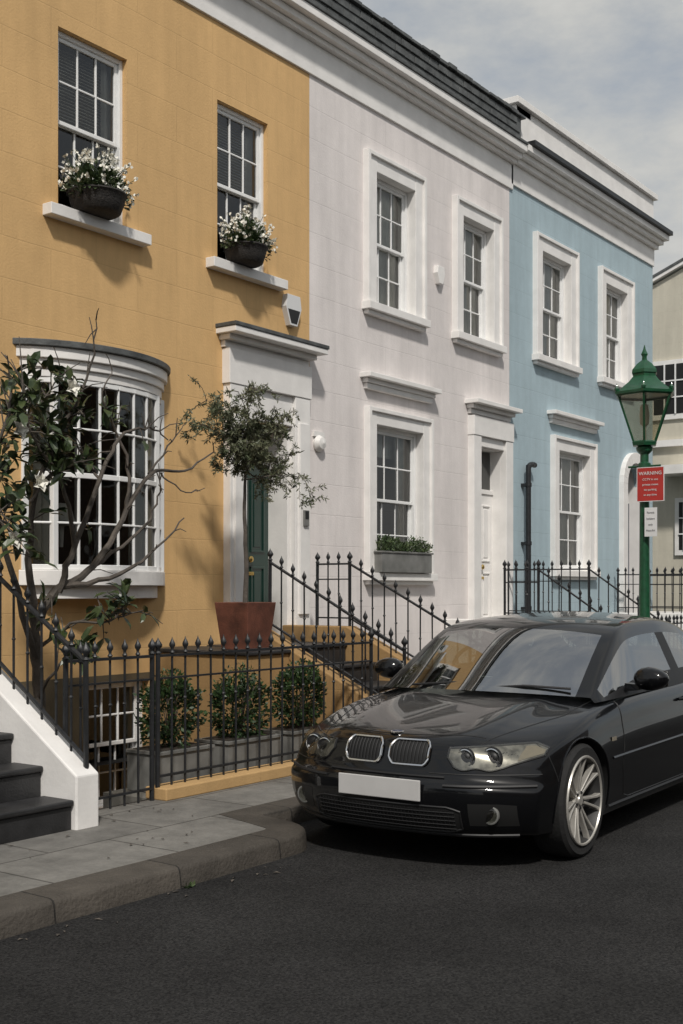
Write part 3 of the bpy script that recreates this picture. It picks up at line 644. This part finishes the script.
b=B(); b.box(10.95,11.04,YF-.155,YF-.125,2.42,2.6,ZINC); b.box(10.965,11.025,YF-.16,YF-.155,2.5,2.59,BLK); b.obj('door_entryphone',bevel=.004)
b=B(); pts=smoothpath([(16.66,8.50,.9),(16.66,8.50,2.2),(16.66,8.50,3.45),(16.68,8.50,3.58),(16.76,8.50,3.62),(16.88,8.50,3.62)],4,0); b.tube(pts,.042,10,IRON)
for z in (1.4,2.4,3.3): b.lathe([(.042,-.03),(.052,-.03),(.052,.03),(.042,.03)],(16.66,8.50,z),10,IRON); b.box(16.60,16.72,8.50,8.6,z-.02,z+.02,IRON)
b.obj('drain_pipe',smooth=True)
# ------------------------------------------------------------------ street lamp
E=empty('street_lamp'); b=B(); LX,LY=13.66,5.44
b.lathe([(.15,.12),(.16,.3),(.13,.36),(.12,.9),(.14,.95),(.085,1.05),(.07,1.15),(.06,2.0),(.055,3.1),(.075,3.12),(.075,3.18),(.05,3.2),(.05,3.29),(.09,3.33),(.1,3.37),(.06,3.40)],(LX,LY,0),16,LAMPG)
b.tube([(LX-.0,LY-.20,3.15),(LX,LY+.20,3.15)],.012,8,LAMPG)
H=6
def hexr(r,z,rot=.35): return [(LX+r*math.cos(2*math.pi*k/H+rot),LY+r*math.sin(2*math.pi*k/H+rot),z) for k in range(H)]
lo=hexr(.14,3.43); hi=hexr(.345,3.99)
for k in range(H):
    b.tube([lo[k],hi[k]],.013,6,LAMPG); b.tube([lo[k],lo[(k+1)%H]],.018,6,LAMPG); b.tube([hi[k],hi[(k+1)%H]],.020,6,LAMPG)
b.lathe([(.38,3.99),(.385,4.02),(.31,4.06),(.20,4.15),(.15,4.21),(.15,4.24),(.165,4.25),(.16,4.29),(.10,4.36),(.035,4.41),(.03,4.45),(.045,4.48),(.02,4.53),(.004,4.59)],(LX,LY,0),6,LAMPG,rot=.35)
for k in range(H):
    a=2*math.pi*k/H+.35; b.lathe([(.025,0),(.03,.025),(.010,.05),(.002,.09)],(LX+.36*math.cos(a),LY+.36*math.sin(a),4.03),6,LAMPG)
b.lathe([(.15,3.39),(.16,3.43),(.06,3.44)],(LX,LY,0),6,LAMPG,rot=.35)
b.obj('post_and_frame',E,smooth=True,angle=30)
b=B(); lg=glassmat('lantern_glass',(.80,.78,.68),.10,.25,fs=.7)
lo=hexr(.138,3.44); hi=hexr(.34,3.98)
for k in range(H): b.face([lo[k],lo[(k+1)%H],hi[(k+1)%H],hi[k]],lg)
b.obj('glass',E,fix=False)
b=B(); b.lathe([(.02,3.44),(.02,3.62),(.05,3.65),(.06,3.76),(.045,3.87),(.01,3.9)],(LX,LY,0),12,mat('opal_bulb',(.75,.74,.65),.4,var=.03)); b.obj('bulb',E,smooth=True)
DS=.07
E=empty('warning_sign'); b=B(); sy0,sy1=LY-.27,LY+.05; sx=LX-.085
b.box(sx-.012,sx,sy0,sy1,2.66+DS,3.05+DS,REDS); b.box(sx-.011,sx-.001,sy0-.008,sy1+.008,2.652+DS,3.058+DS,WS); b.box(sx,LX-.03,LY-.03,LY+.03,2.85+DS,2.9+DS,IRON)
def text(s,z,size,par,m,x,yc):
    c=bpy.data.curves.new('lettering','FONT'); c.body=s; c.size=size; c.align_x='CENTER'; c.extrude=.001; o=bpy.data.objects.new('lettering',c)
    o.rotation_euler=(math.pi/2,0,-math.pi/2); o.location=(x,yc,z); c.materials.append(m); scene.collection.objects.link(o); o.parent=par
b.obj('plate',E)
yc=(sy0+sy1)/2
text('WARNING',2.965+DS,.058,E,WS,sx-.015,yc)
for i,s in enumerate(('CCTV in use','private mews','no parking','at any time')): text(s,2.90+DS-.06*i,.036,E,WS,sx-.015,yc)
E=empty('parking_sign'); b=B(); b.box(sx-.012,sx,LY-.19,LY-.04,2.24+DS,2.58+DS,WS); b.box(sx,LX-.03,LY-.06,LY-.02,2.4+DS,2.44+DS,IRON); b.obj('plate',E)
for i,s in enumerate(('Permit','holders','only','Mon-Fri')): text(s,2.51+DS-.07*i,.034,E,GREYT,sx-.015,LY-.115)
for o in list(scene.objects):
    if o.parent is None: o.scale=(K,K,K); o.location=o.location*K
# ------------------------------------------------------------------ CAR (true metres)
PAINT=mat('car_paint',(.0035,.0037,.0045),.3,coat=.8,spec=.1); PAINT.node_tree.nodes['Principled BSDF'].inputs['Coat Roughness'].default_value=.02
CBLK=mat('car_black_plastic',(.010,.010,.011),.55,var=.1,vscale=10)
WELL=mat('wheel_well',(.005,.005,.005),.9,var=.1)
CHR=mat('chrome',(.75,.75,.75),.15,metal=1,var=.02); ALLOY=mat('alloy',(.50,.48,.44),.36,metal=.5,var=.08,vscale=20)
BARREL=mat('wheel_barrel',(.06,.06,.06),.5,metal=.5,var=.1); DISC=mat('brake_disc',(.10,.095,.09),.45,metal=.7,var=.2,vscale=20)
TYRE=mat('tyre',(.014,.014,.014),.8,var=.2,vscale=30,bump=.3); CINT=mat('car_interior',(.022,.021,.02),.8,var=.2)
CGL=glassmat('car_glass',(.34,.37,.355),.02,.01,fs=.42,wav=0); REFL=mat('lamp_reflector',(.30,.29,.265),.3,metal=.6,var=.5,vscale=22)
LENS=glassmat('lamp_lens',(.8,.8,.76),.05,.02,fs=.6,wav=0); AMB=mat('indicator',(.26,.23,.18),.25,var=.1,coat=.6); RLAMP=mat('rear_lamp',(.3,.01,.01),.2,coat=1,var=.1)
PLATE=mat('number_plate',(.52,.51,.50),.4,var=.08,vscale=4)
def lerpT(T,x):
    if x<=T[0][0]: return T[0][1]
    for (a,b_),(c,d) in zip(T,T[1:]):
        if x<=c: return b_+(d-b_)*(x-a)/(c-a)
    return T[-1][1]
CAR=empty('parked_car')
H_=[(0,.688),(.04,.705),(.16,.735),(.42,.775),(.7,.815),(1.0,.852),(1.3,.884),(1.6,.905),(2.6,.925),(3.6,.95),(3.95,.965),(4.2,.97),(4.4,.95),(4.49,.90)]
W_=[(0,.81),(.2,.84),(.42,.862),(.7,.878),(.9,.876),(1.2,.866),(2.2,.868),(3.1,.868),(3.5,.878),(3.9,.865),(4.2,.84),(4.49,.78)]
TB=[(0,.955),(.07,.97),(.3,.99),(.5,1.0),(.62,1.0),(.72,.992),(.80,.975),(.86,.97),(.95,.95),(1,.915)]
XF=[(0,.09),(.06,.03),(.3,.0),(.5,.0),(.57,.010),(.62,.050),(.72,.060),(.80,.068),(.86,.075),(.95,.095),(1,.13)]
xs=[0,.035,.14,.36,.6,.8,1.0,1.25,1.6,2.1,2.6,3.1,3.6,3.95,4.2,4.4,4.47,4.49]
qs=[-1,-.95,-.79,-.64,-.54,-.3,-.08,.08,.3,.54,.64,.79,.95,1]
rs=[0,.05,.3,.5,.57,.62,.72,.80,.86,.95,1]
def cpos(i,j,k):
    x0=xs[i];q=qs[j];r=rs[k]
    zb=lerpT([(0,.19),(.5,.165),(1.2,.18),(3.4,.18),(4.49,.26)],x0)
    zt=lerpT(H_,x0)-.062*abs(q)**3
    if x0<1.4:
        e=min(1,x0/.3+.4)*(1 if x0<1.1 else .5)
        if .5<abs(q)<.6: zt+=.014*e
        if .6<abs(q)<.7: zt-=.004*e
        if .7<abs(q)<.8: zt-=.006*e
    z=zb+(zt-zb)*r
    y=q*lerpT(W_,x0)*lerpT(TB,r)
    f=max(0,1-x0/1.2)**1.3; fr=max(0,1-(4.49-x0)/1.0)
    xo=(lerpT(XF,r)+.285*abs(q)**3.0)*f
    xr=(.04+.18*abs(q)**2.6+.08*(r>.9)+ (.05 if r>.55 else 0))*fr
    return (x0+xo-xr,y,z)
b=B(); idx={}
nx,nq,nr=len(xs),len(qs),len(rs)
def vid(i,j,k):
    if (i,j,k) not in idx: idx[(i,j,k)]=len(b.v); b.v.append(cpos(i,j,k))
    return idx[(i,j,k)]
pm=b.mi(PAINT); b.mi(WELL); b.mi(CINT); b.mi(CBLK)
def addf(a): b.f.append(tuple(vid(*t) for t in a)); b.m.append(pm)
for i in range(nx-1):
    for j in range(nq-1):
        addf([(i,j,nr-1),(i+1,j,nr-1),(i+1,j+1,nr-1),(i,j+1,nr-1)]); addf([(i,j,0),(i,j+1,0),(i+1,j+1,0),(i+1,j,0)])
    for k in range(nr-1):
        addf([(i,0,k),(i+1,0,k),(i+1,0,k+1),(i,0,k+1)]); addf([(i,nq-1,k),(i,nq-1,k+1),(i+1,nq-1,k+1),(i+1,nq-1,k)])
for j in range(nq-1):
    for k in range(nr-1):
        addf([(0,j,k),(0,j,k+1),(0,j+1,k+1),(0,j+1,k)]); addf([(nx-1,j,k),(nx-1,j+1,k),(nx-1,j+1,k+1),(nx-1,j,k+1)])
body=b.obj('body',CAR)
ss=body.modifiers.new('s','SUBSURF'); ss.levels=3; ss.render_levels=3
dg=bpy.context.evaluated_depsgraph_get(); dg.update()
ev=body.evaluated_get(dg); me=bpy.data.meshes.new_from_object(ev)
bvh=BVHTree.FromPolygons([v.co.copy() for v in me.vertices],[tuple(p.vertices) for p in me.polygons])
body.modifiers.clear(); body.data=me
cut=[]
for wx in (.80,3.525):
    for sy in (-1,1):
        c=B(); c.lathe([(.350,-.17),(.350,.17)],(wx,sy*.81,.32),56,WELL,'y'); o=c.obj('cutter'); cut.append(o)
        md=body.modifiers.new('b','BOOLEAN'); md.object=o; md.operation='DIFFERENCE'; md.solver='EXACT'
dg.update(); dg=bpy.context.evaluated_depsgraph_get()
me2=bpy.data.meshes.new_from_object(body.evaluated_get(dg)); body.modifiers.clear(); body.data=me2
for o in cut: bpy.data.objects.remove(o)
def midx(m):
    for i,mm in enumerate(me2.materials):
        if mm==m: return i
    me2.materials.append(m); return len(me2.materials)-1
iw,ii,ip=midx(WELL),midx(CINT),midx(PAINT)
for p in me2.polygons:
    c=p.center; p.use_smooth=True; p.material_index=ip
    for wx in (.80,3.525):
        if math.hypot(c.x-wx,c.z-.32)<.3505 and abs(c.y)<.9: p.material_index=iw
    if p.normal.z>.6 and 1.33<c.x<3.85 and abs(c.y)<.72 and c.z>.6: p.material_index=ii
me2.set_sharp_from_angle(angle=math.radians(32))
def pf(y,z,off=.0):
    h=bvh.ray_cast(Vector((-1,y,z)),Vector((1,0,0)))
    if h[0] is None: return None
    n=h[1]; n=n if n.x<0 else -n
    return h[0]+n*off
def ps(x,z,side,off=0):
    h=bvh.ray_cast(Vector((x,side*2,z)),Vector((0,-side,0)))
    if h[0] is None: return None
    n=h[1]; n=n if n.y*side>0 else -n
    return h[0]+n*off
def pt(x,y,off=0):
    h=bvh.ray_cast(Vector((x,y,2)),Vector((0,0,-1)))
    if h[0] is None: return None
    n=h[1]; n=n if n.z>0 else -n
    return h[0]+n*off
def patch(b,y0,y1,zb,zt,m,off=.003,n=22,k=7):
    rows=[]
    for i in range(n+1):
        y=y0+(y1-y0)*i/n; r=[]
        for j in range(k+1):
            z=zb(y)+(zt(y)-zb(y))*j/k; p=pf(y,z,off); 
            if p is None: p=Vector((.3,y,z))
            r.append(p)
        rows.append(r)
    b.grid(rows,m)
    return rows
def outline(b,rows,r,m):
    loop=[q[0] for q in rows]+rows[-1][1:]+[q[-1] for q in rows[::-1]][1:]+rows[0][::-1][1:]
    b.tube(loop,r,6,m)
fb=B()
for s in (-1,1):
    def zb(y):
        a=abs(y); return .560-.020*math.exp(-((a-.455)/.048)**2)-.020*math.exp(-((a-.578)/.052)**2)+.045*max(0,a-.64)/.13+.05*max(0,(.405-a)/.045)
    def zt(y):
        a=abs(y); return .655+.020*(a-.40)/.38 if a<.72 else .6718-.40*(a-.72)
    rows=patch(fb,s*.365,s*.785,zb,zt,REFL,.001,34,8); outline(fb,rows,.006,CBLK)
    patch(fb,s*.365,s*.785,zb,zt,LENS,.013,34,8)
    patch(fb,s*.69,s*.778,lambda y:zb(y)+.012,lambda y:zt(y)-.012,AMB,.004,8,4)
    for yc_,rr in ((.455,.048),(.578,.053)):
        p=pf(s*yc_,.606)
        fb.lathe([(rr*1.14,.006),(rr*1.14,-.002),(rr,-.004)],(p.x+.007,s*yc_,.606),28,CBLK,'x')
        fb.lathe([(rr,.004),(rr,-.008),(rr*.90,-.009),(rr*.80,.0),(rr*.5,.004),(0.001,.004)],(p.x+.005,s*yc_,.606),28,CHR,'x')
        fb.lathe([(rr*.68,.0),(rr*.55,-.010),(rr*.3,-.014),(.001,-.015)],(p.x+.005,s*yc_,.606),20,BLK,'x')
    kb_=lambda y: .555+.03*max(0,(abs(abs(y)-.145)-.085)/.03)**2
    kt_=lambda y: .682-.025*max(0,(abs(abs(y)-.145)-.085)/.03)**2
    rows=patch(fb,s*.027,s*.262,kb_,kt_,BLK,.002,18,6)
    rows=[[p+Vector((-.010,0,0)) for p in r] for r in rows]; outline(fb,rows,.0075,CHR)
    for i in range(10):
        y=s*(.047+.196*i/9); pts=[pf(y,.566+.104*t/4,.007) for t in range(5)]; fb.tube(pts,.0032,5,CBLK)
    p=pf(s*.60,.315)
    fb.lathe([(.050,.01),(.050,-.004),(.044,-.006),(.03,.0),(.001,.004)],(p.x+.006,s*.60,.315),22,ZINC,'x'); fb.lathe([(.043,.0),(.035,-.010),(.001,-.014)],(p.x+.004,s*.60,.315),22,LENS,'x')
    patch(fb,s*.50,s*.72,lambda y:.255+.0*y,lambda y:.375-.10*max(0,(abs(y)-.64)),BLK,.0015,14,5)
    pts=[pf(s*(.37+.42*t/12),.462,.002) for t in range(13)]; fb.tube([p for p in pts if p],.010,6,CBLK)
    pts=[pf(s*(.27+.53*t/16),.520,.0) for t in range(17)]; fb.tube([p for p in pts if p],.003,5,BLK)
rows=patch(fb,-.46,.46,lambda y:.215+.02*max(0,(abs(y)-.40)/.06),lambda y:.350-.02*max(0,(abs(y)-.40)/.06),BLK,.002,26,5); outline(fb,rows,.006,CBLK)
for zz in (.235,.257,.279,.301,.323): fb.tube([pf(-.43+.86*t/16,zz,.006) for t in range(17)],.003,4,CBLK)
for t in range(39):
    y=-.42+.84*t/38; fb.tube([pf(y,.225,.005),pf(y,.28,.005),pf(y,.337,.005)],.0026,4,CBLK)
fb.tube([pf(-.36+.72*t/16,.500,.002) for t in range(17)],.008,6,CBLK)
fb.tube([q for q in [pf(-.70+1.4*t/30,.200,.002) for t in range(31)] if q],.012,6,CBLK)
fb.obj('front_fittings',CAR,smooth=True,fix=True)
pl=B(); px=pf(0,.43).x; pl.box(px-.016,px-.004,-.26,.26,.375,.487,PLATE); pl.box(px-.004,px+.05,-.24,.24,.385,.478,CBLK); pl.obj('number_plate',CAR,bevel=.004)
bd=B(); p=pt(.19,0) ; bd.lathe([(.04,-.004),(.04,.004),(.034,.006),(.001,.007)],(p.x,0,p.z),20,CHR); bd.lathe([(.030,.006),(.028,.009),(.001,.0095)],(p.x,0,p.z),20,NAVY); bd.obj('badge',CAR,smooth=True)
sl=B()
def line_side(pts,side,r=.0035,m=BLK,off=0,n=10):
    out=[]
    for (a,c) in zip(pts,pts[1:]):
        for t in range(n): x=a[0]+(c[0]-a[0])*t/n; z=a[1]+(c[1]-a[1])*t/n; q=ps(x,z,side,off); out+= [q] if q else []
    if len(out)>1: sl.tube(out,r,5,m)
for s in (-1,1):
    line_side([(1.42,.86),(1.40,.7),(1.37,.45),(1.42,.27),(1.5,.25),(2.55,.25),(2.68,.3),(2.76,.45),(2.78,.7),(2.76,.86)],s)
    line_side([(1.2,.515),(3.15,.53)],s,.009,PAINT,.0); line_side([(1.18,.23),(3.1,.23)],s,.012,CBLK)
    line_side([(.47,.47),(.44,.60),(.45,.68)],s,.003,BLK); line_side([(3.9,.5),(4.2,.5)],s,.009,CBLK)
    for wx in (.80,3.525):
        out=[ps(wx+.353*math.cos(a),.32+.353*math.sin(a),s,0) for a in [math.radians(-12+204*k/30) for k in range(31)]]
        sl.tube([q for q in out if q],.006,6,PAINT)
    hb=[pt(.22+1.06*t/16,s*(.50+.20*min(1,t/10)),.0) for t in range(17)]; sl.tube([q for q in hb if q],.003,5,BLK)
    p=ps(2.55,.76,s); sl.tube([(2.45,p.y+s*.004,.765),(2.47,p.y+s*.03,.768),(2.60,p.y+s*.03,.772),(2.62,p.y+s*.004,.772)],.011,8,PAINT)
    p=ps(1.22,.60,s); sl.box(1.19,1.25,min(p.y,p.y+s*.005),max(p.y,p.y+s*.005),.615,.638,AMB)
q=[pt(.17+.03*abs(t)**2/16,.50*t/8,.0) for t in range(-8,9)]; sl.tube(q,.003,5,BLK)
sl.obj('shut_lines',CAR,smooth=True)
rl=B()
for s in (-1,1):
    rows=[]
    for i in range(9):
        y=s*(.42+.33*i/8); r=[]
        for j in range(5):
            z=.66+.15*j/4; h=bvh.ray_cast(Vector((6,y,z)),Vector((-1,0,0))); r.append(h[0]+Vector((.004,0,0)) if h[0] else Vector((4.3,y,z)))
        rows.append(r)
    rl.grid(rows,RLAMP)
rl.box(4.44,4.47,-.26,.26,.6,.71,PLATE)
rl.obj('rear_lamps',CAR,fix=False)
ST=[(1.20,.880,.725,.860,.75,.83),(1.27,.925,.715,.895,.79,.84),(1.54,1.105,.675,1.06,.80,.845),(1.82,1.268,.635,1.218,.80,.85),(1.95,1.308,.62,1.26,.80,.85),(2.2,1.338,.605,1.287,.80,.85),(2.60,1.348,.595,1.293,.80,.855),(2.68,1.348,.595,1.293,.80,.855),
(3.0,1.335,.588,1.275,.79,.865),(3.22,1.306,.582,1.24,.775,.87),(3.36,1.275,.58,1.205,.755,.875),(3.65,1.155,.60,1.10,.725,.88),(3.9,1.04,.625,.995,.695,.89),(4.02,.96,.64,.93,.68,.9)]
cols=[(-1,1),(-1,.88),(-1,.07),(-1,0),(-.95,None),(-.5,None),(0,None),(.5,None),(.95,None),(1,0),(1,.07),(1,.88),(1,1)]
g=B(); g.mi(PAINT); g.mi(CGL); g.mi(CBLK); rows=[]
for (x,zc,wr,rz,wb,bz) in ST:
    r=[]
    for q,t in cols:
        if t is None or t==0:
            y=q*wr; z=zc-(zc-rz)*abs(q)**3
            bow=.14*(1-abs(q)**2) if x<2.1 else (-.10*(1-abs(q)**2) if x>3.3 else 0)
            fade=max(0,min(1,(2.3-x)/1.0)) if x<2.3 else (max(0,min(1,(x-3.2)/.5)))
            r.append((x-bow*fade,y,z))
        else:
            y=q*(wr+(wb-wr)*(t**.85)); z=rz+(bz-rz)*t; r.append((x,y,z))
    rows.append(r)
nn=len(cols); 
for r in rows: g.v+=r
for i in range(len(ST)-1):
    for k in range(nn-1):
        m=PAINT
        if 4<=k<=7 and (0<=i<=2 or 10<=i<=11): m=CGL
        if (k==1 or k==nn-3) and (1<=i<=5 or 7<=i<=9): m=CGL
        if (k in (0,nn-2)) and 1<=i<=9: m=CBLK
        if (k==1 or k==nn-3) and i==6: m=CBLK
        g.f.append((i*nn+k,i*nn+k+1,(i+1)*nn+k+1,(i+1)*nn+k)); g.m.append(g.mi(m))
go=g.obj('cabin',CAR,fix=False); go.data.polygons.foreach_set('use_smooth',[True]*len(go.data.polygons))
sm=go.modifiers.new('s','SUBSURF'); sm.levels=3; sm.render_levels=3
it=B()
for y in (-.36,.36):
    it.lathe([(.05,.0),(.20,.02),(.235,.12),(.225,.24),(.18,.30),(.08,.33)],(2.38,y,.78),14,CINT); it.lathe([(.04,.0),(.12,.02),(.135,.08),(.11,.14),(.03,.16)],(2.45,y,1.09),12,CINT)
it.lathe([(.5,.0),(.55,.1),(.5,.16)],(3.3,0,.86),16,CINT)
ring_=[(1.82+.05*math.sin(a),.36+.18*math.cos(a),.96+.16*math.sin(a)) for a in [2*math.pi*k/24 for k in range(25)]]; it.tube(ring_,.014,8,BLK); it.tube([(1.82,.19,.96),(1.82,.53,.96)],.02,6,BLK)
it.box(1.45,1.78,-.60,.60,.86,.93,CINT); it.box(1.88,1.90,-.1,.1,1.18,1.23,BLK); it.box(1.50,1.56,.1,.18,.931,.934,WS)
it.obj('seats',CAR,smooth=True,bevel=.02)
wp=B()
for (ya,yb) in ((.45,-.12),(-.05,-.60)):
    wp.tube([(1.12,ya,.895),(1.15,(ya+yb)/2,.918),(1.20,yb,.908)],.008,6,CBLK)
wp.obj('wipers',CAR)
for s in (-1,1):
    mb=B(); cx0,cy0,cz0=1.63,s*.945,.955
    prof=[]
    for i in range(9):
        t=math.pi*i/8; prof.append((.001+.5*math.sin(t)**.6,-math.cos(t)*.5))
    mb.lathe(prof,(0,0,0),18,PAINT,'x')
    mb.v=[(cx0+v[0]*.14,cy0+v[1]*.22,cz0+v[2]*.145*(1-.25*v[1]*s)) for v in mb.v]
    mb.prism([(s*.79,.875),(s*.88,.885),(s*.88,.92),(s*.79,.925)],1.59,1.67,'x',PAINT)
    mb.box(cx0+.055,cx0+.068,cy0-.085,cy0+.085,cz0-.05,cz0+.05,CHR)
    mb.obj('mirror_housing',CAR,smooth=True)
def wheel(x,s):
    wb=B(); c=(0,0,0)
    wb.lathe([(.240,-.10),(.297,-.105),(.315,-.088),(.320,-.06),(.320,.06),(.315,.085),(.295,.105),(.235,.10)],c,56,TYRE,'y',cap=False)
    wb.lathe([(.238,-.108),(.232,-.09),(.224,-.05),(.216,.08),(.20,.09)],c,56,BARREL,'y',cap=False)
    wb.lathe([(.236,-.105),(.240,-.113),(.248,-.113),(.252,-.105),(.246,-.095)],c,56,ALLOY,'y',cap=False)
    wb.lathe([(.155,-.012),(.155,.01)],c,32,DISC,'y')
    wb.lathe([(.214,.03),(.214,.05)],c,32,WELL,'y')
    wb.lathe([(.001,-.086),(.028,-.086),(.032,-.078),(.05,-.075),(.062,-.06),(.062,-.02)],c,24,ALLOY,'y')
    for k in range(5):
        a=2*math.pi*k/5+.3; wb.lathe([(.001,-.082),(.008,-.082),(.009,-.07)],(.045*math.cos(a),0,.045*math.sin(a)),8,CBLK,'y')
    for k in range(7):
        a=2*math.pi*k/7+.3
        for dd in (-.145,.145):
            n0=len(wb.v)
            for (rr,aa,wd,yy) in ((.05,a+dd*1.2,.009,-.074),(.14,a+dd*.95,.0075,-.086),(.20,a+dd*1.0,.008,-.098),(.240,a+dd*1.2,.012,-.106)):
                ca,sa=math.cos(aa),math.sin(aa)
                for (t,dy) in ((-1,.004),(-.6,0),(.6,0),(1,.004),(1,.032),(-1,.032)):
                    wb.v.append((rr*ca-sa*wd*t,yy+dy,rr*sa+ca*wd*t))
            for q in range(3):
                for e in range(6):
                    e2=(e+1)%6; wb.f.append((n0+q*6+e,n0+q*6+e2,n0+(q+1)*6+e2,n0+(q+1)*6+e)); wb.m.append(wb.mi(ALLOY))
    o=wb.obj('wheel',CAR,smooth=True,angle=35)
    o.location=(x,s*.748,.322); o.rotation_euler=(0,random.random()*2,0 if s<0 else math.pi)
    return o
for x in (.80,3.525):
    for s in (-1,1): wheel(x,s)
CAR.location=(5.41,3.66,0); CAR.rotation_euler=(0,0,math.radians(2.0))
# ------------------------------------------------------------------ light
az=Vector((-.64,-.60,0)).normalized(); el=math.radians(48)
sd=Vector((az.x*math.cos(el),az.y*math.cos(el),math.sin(el)))
sl_=bpy.data.lights.new('sun','SUN'); sl_.energy=2.8; sl_.angle=math.radians(4.0); sl_.color=(1,.955,.89)
so=bpy.data.objects.new('sun',sl_); so.rotation_euler=sd.to_track_quat('Z','Y').to_euler(); so.location=(0,0,20); scene.collection.objects.link(so)
wd=bpy.data.worlds.new('World'); scene.world=wd; wd.use_nodes=True; N=wd.node_tree.nodes; L=wd.node_tree.links
bg=N['Background']; sk=N.new('ShaderNodeTexSky'); sk.sky_type='NISHITA'; sk.sun_disc=False; sk.sun_elevation=el; sk.sun_rotation=math.atan2(az.x,az.y)
sk.dust_density=2.5; sk.air_density=1.0
tc=N.new('ShaderNodeTexCoord'); mp=N.new('ShaderNodeMapping'); mp.inputs['Scale'].default_value=(1,1,2.2); mp.inputs['Location'].default_value=(.3,.1,0)
L.new(tc.outputs['Generated'],mp.inputs[0]); n=N.new('ShaderNodeTexNoise'); n.inputs['Scale'].default_value=4.5; n.inputs['Detail'].default_value=9; n.inputs['Roughness'].default_value=.6; L.new(mp.outputs[0],n.inputs['Vector'])
r=N.new('ShaderNodeMapRange'); r.inputs[1].default_value=.40; r.inputs[2].default_value=.60; r.inputs[3].default_value=.74; r.inputs[4].default_value=1.0; L.new(n.outputs['Fac'],r.inputs[0])
cr=N.new('ShaderNodeValToRGB'); cr.color_ramp.elements[0].position=.36; cr.color_ramp.elements[0].color=(.58,.61,.62,1); cr.color_ramp.elements[1].position=.64; cr.color_ramp.elements[1].color=(.90,.90,.87,1); L.new(n.outputs['Fac'],cr.inputs[0])
cs=N.new('ShaderNodeVectorMath'); cs.operation='SCALE'; cs.inputs['Scale'].default_value=4.3; L.new(cr.outputs[0],cs.inputs[0])
mx=N.new('ShaderNodeMix'); mx.data_type='RGBA'; L.new(r.outputs[0],mx.inputs[0]); L.new(sk.outputs[0],mx.inputs[6]); L.new(cs.outputs[0],mx.inputs[7])
L.new(mx.outputs[2],bg.inputs[0]); bg.inputs[1].default_value=.15
# ------------------------------------------------------------------ camera
cam=bpy.data.cameras.new('camera'); co=bpy.data.objects.new('camera',cam); scene.collection.objects.link(co)
cam.sensor_width=36; cam.lens=1200/1024*36; cam.shift_y=78/1024; cam.clip_end=2000
co.location=(0,0,1.68*K); co.rotation_euler=(math.pi/2,0,math.atan2(.586,.810)-math.pi/2)
scene.camera=co
scene.view_settings.view_transform='Standard'; scene.view_settings.look='None'; scene.view_settings.exposure=0
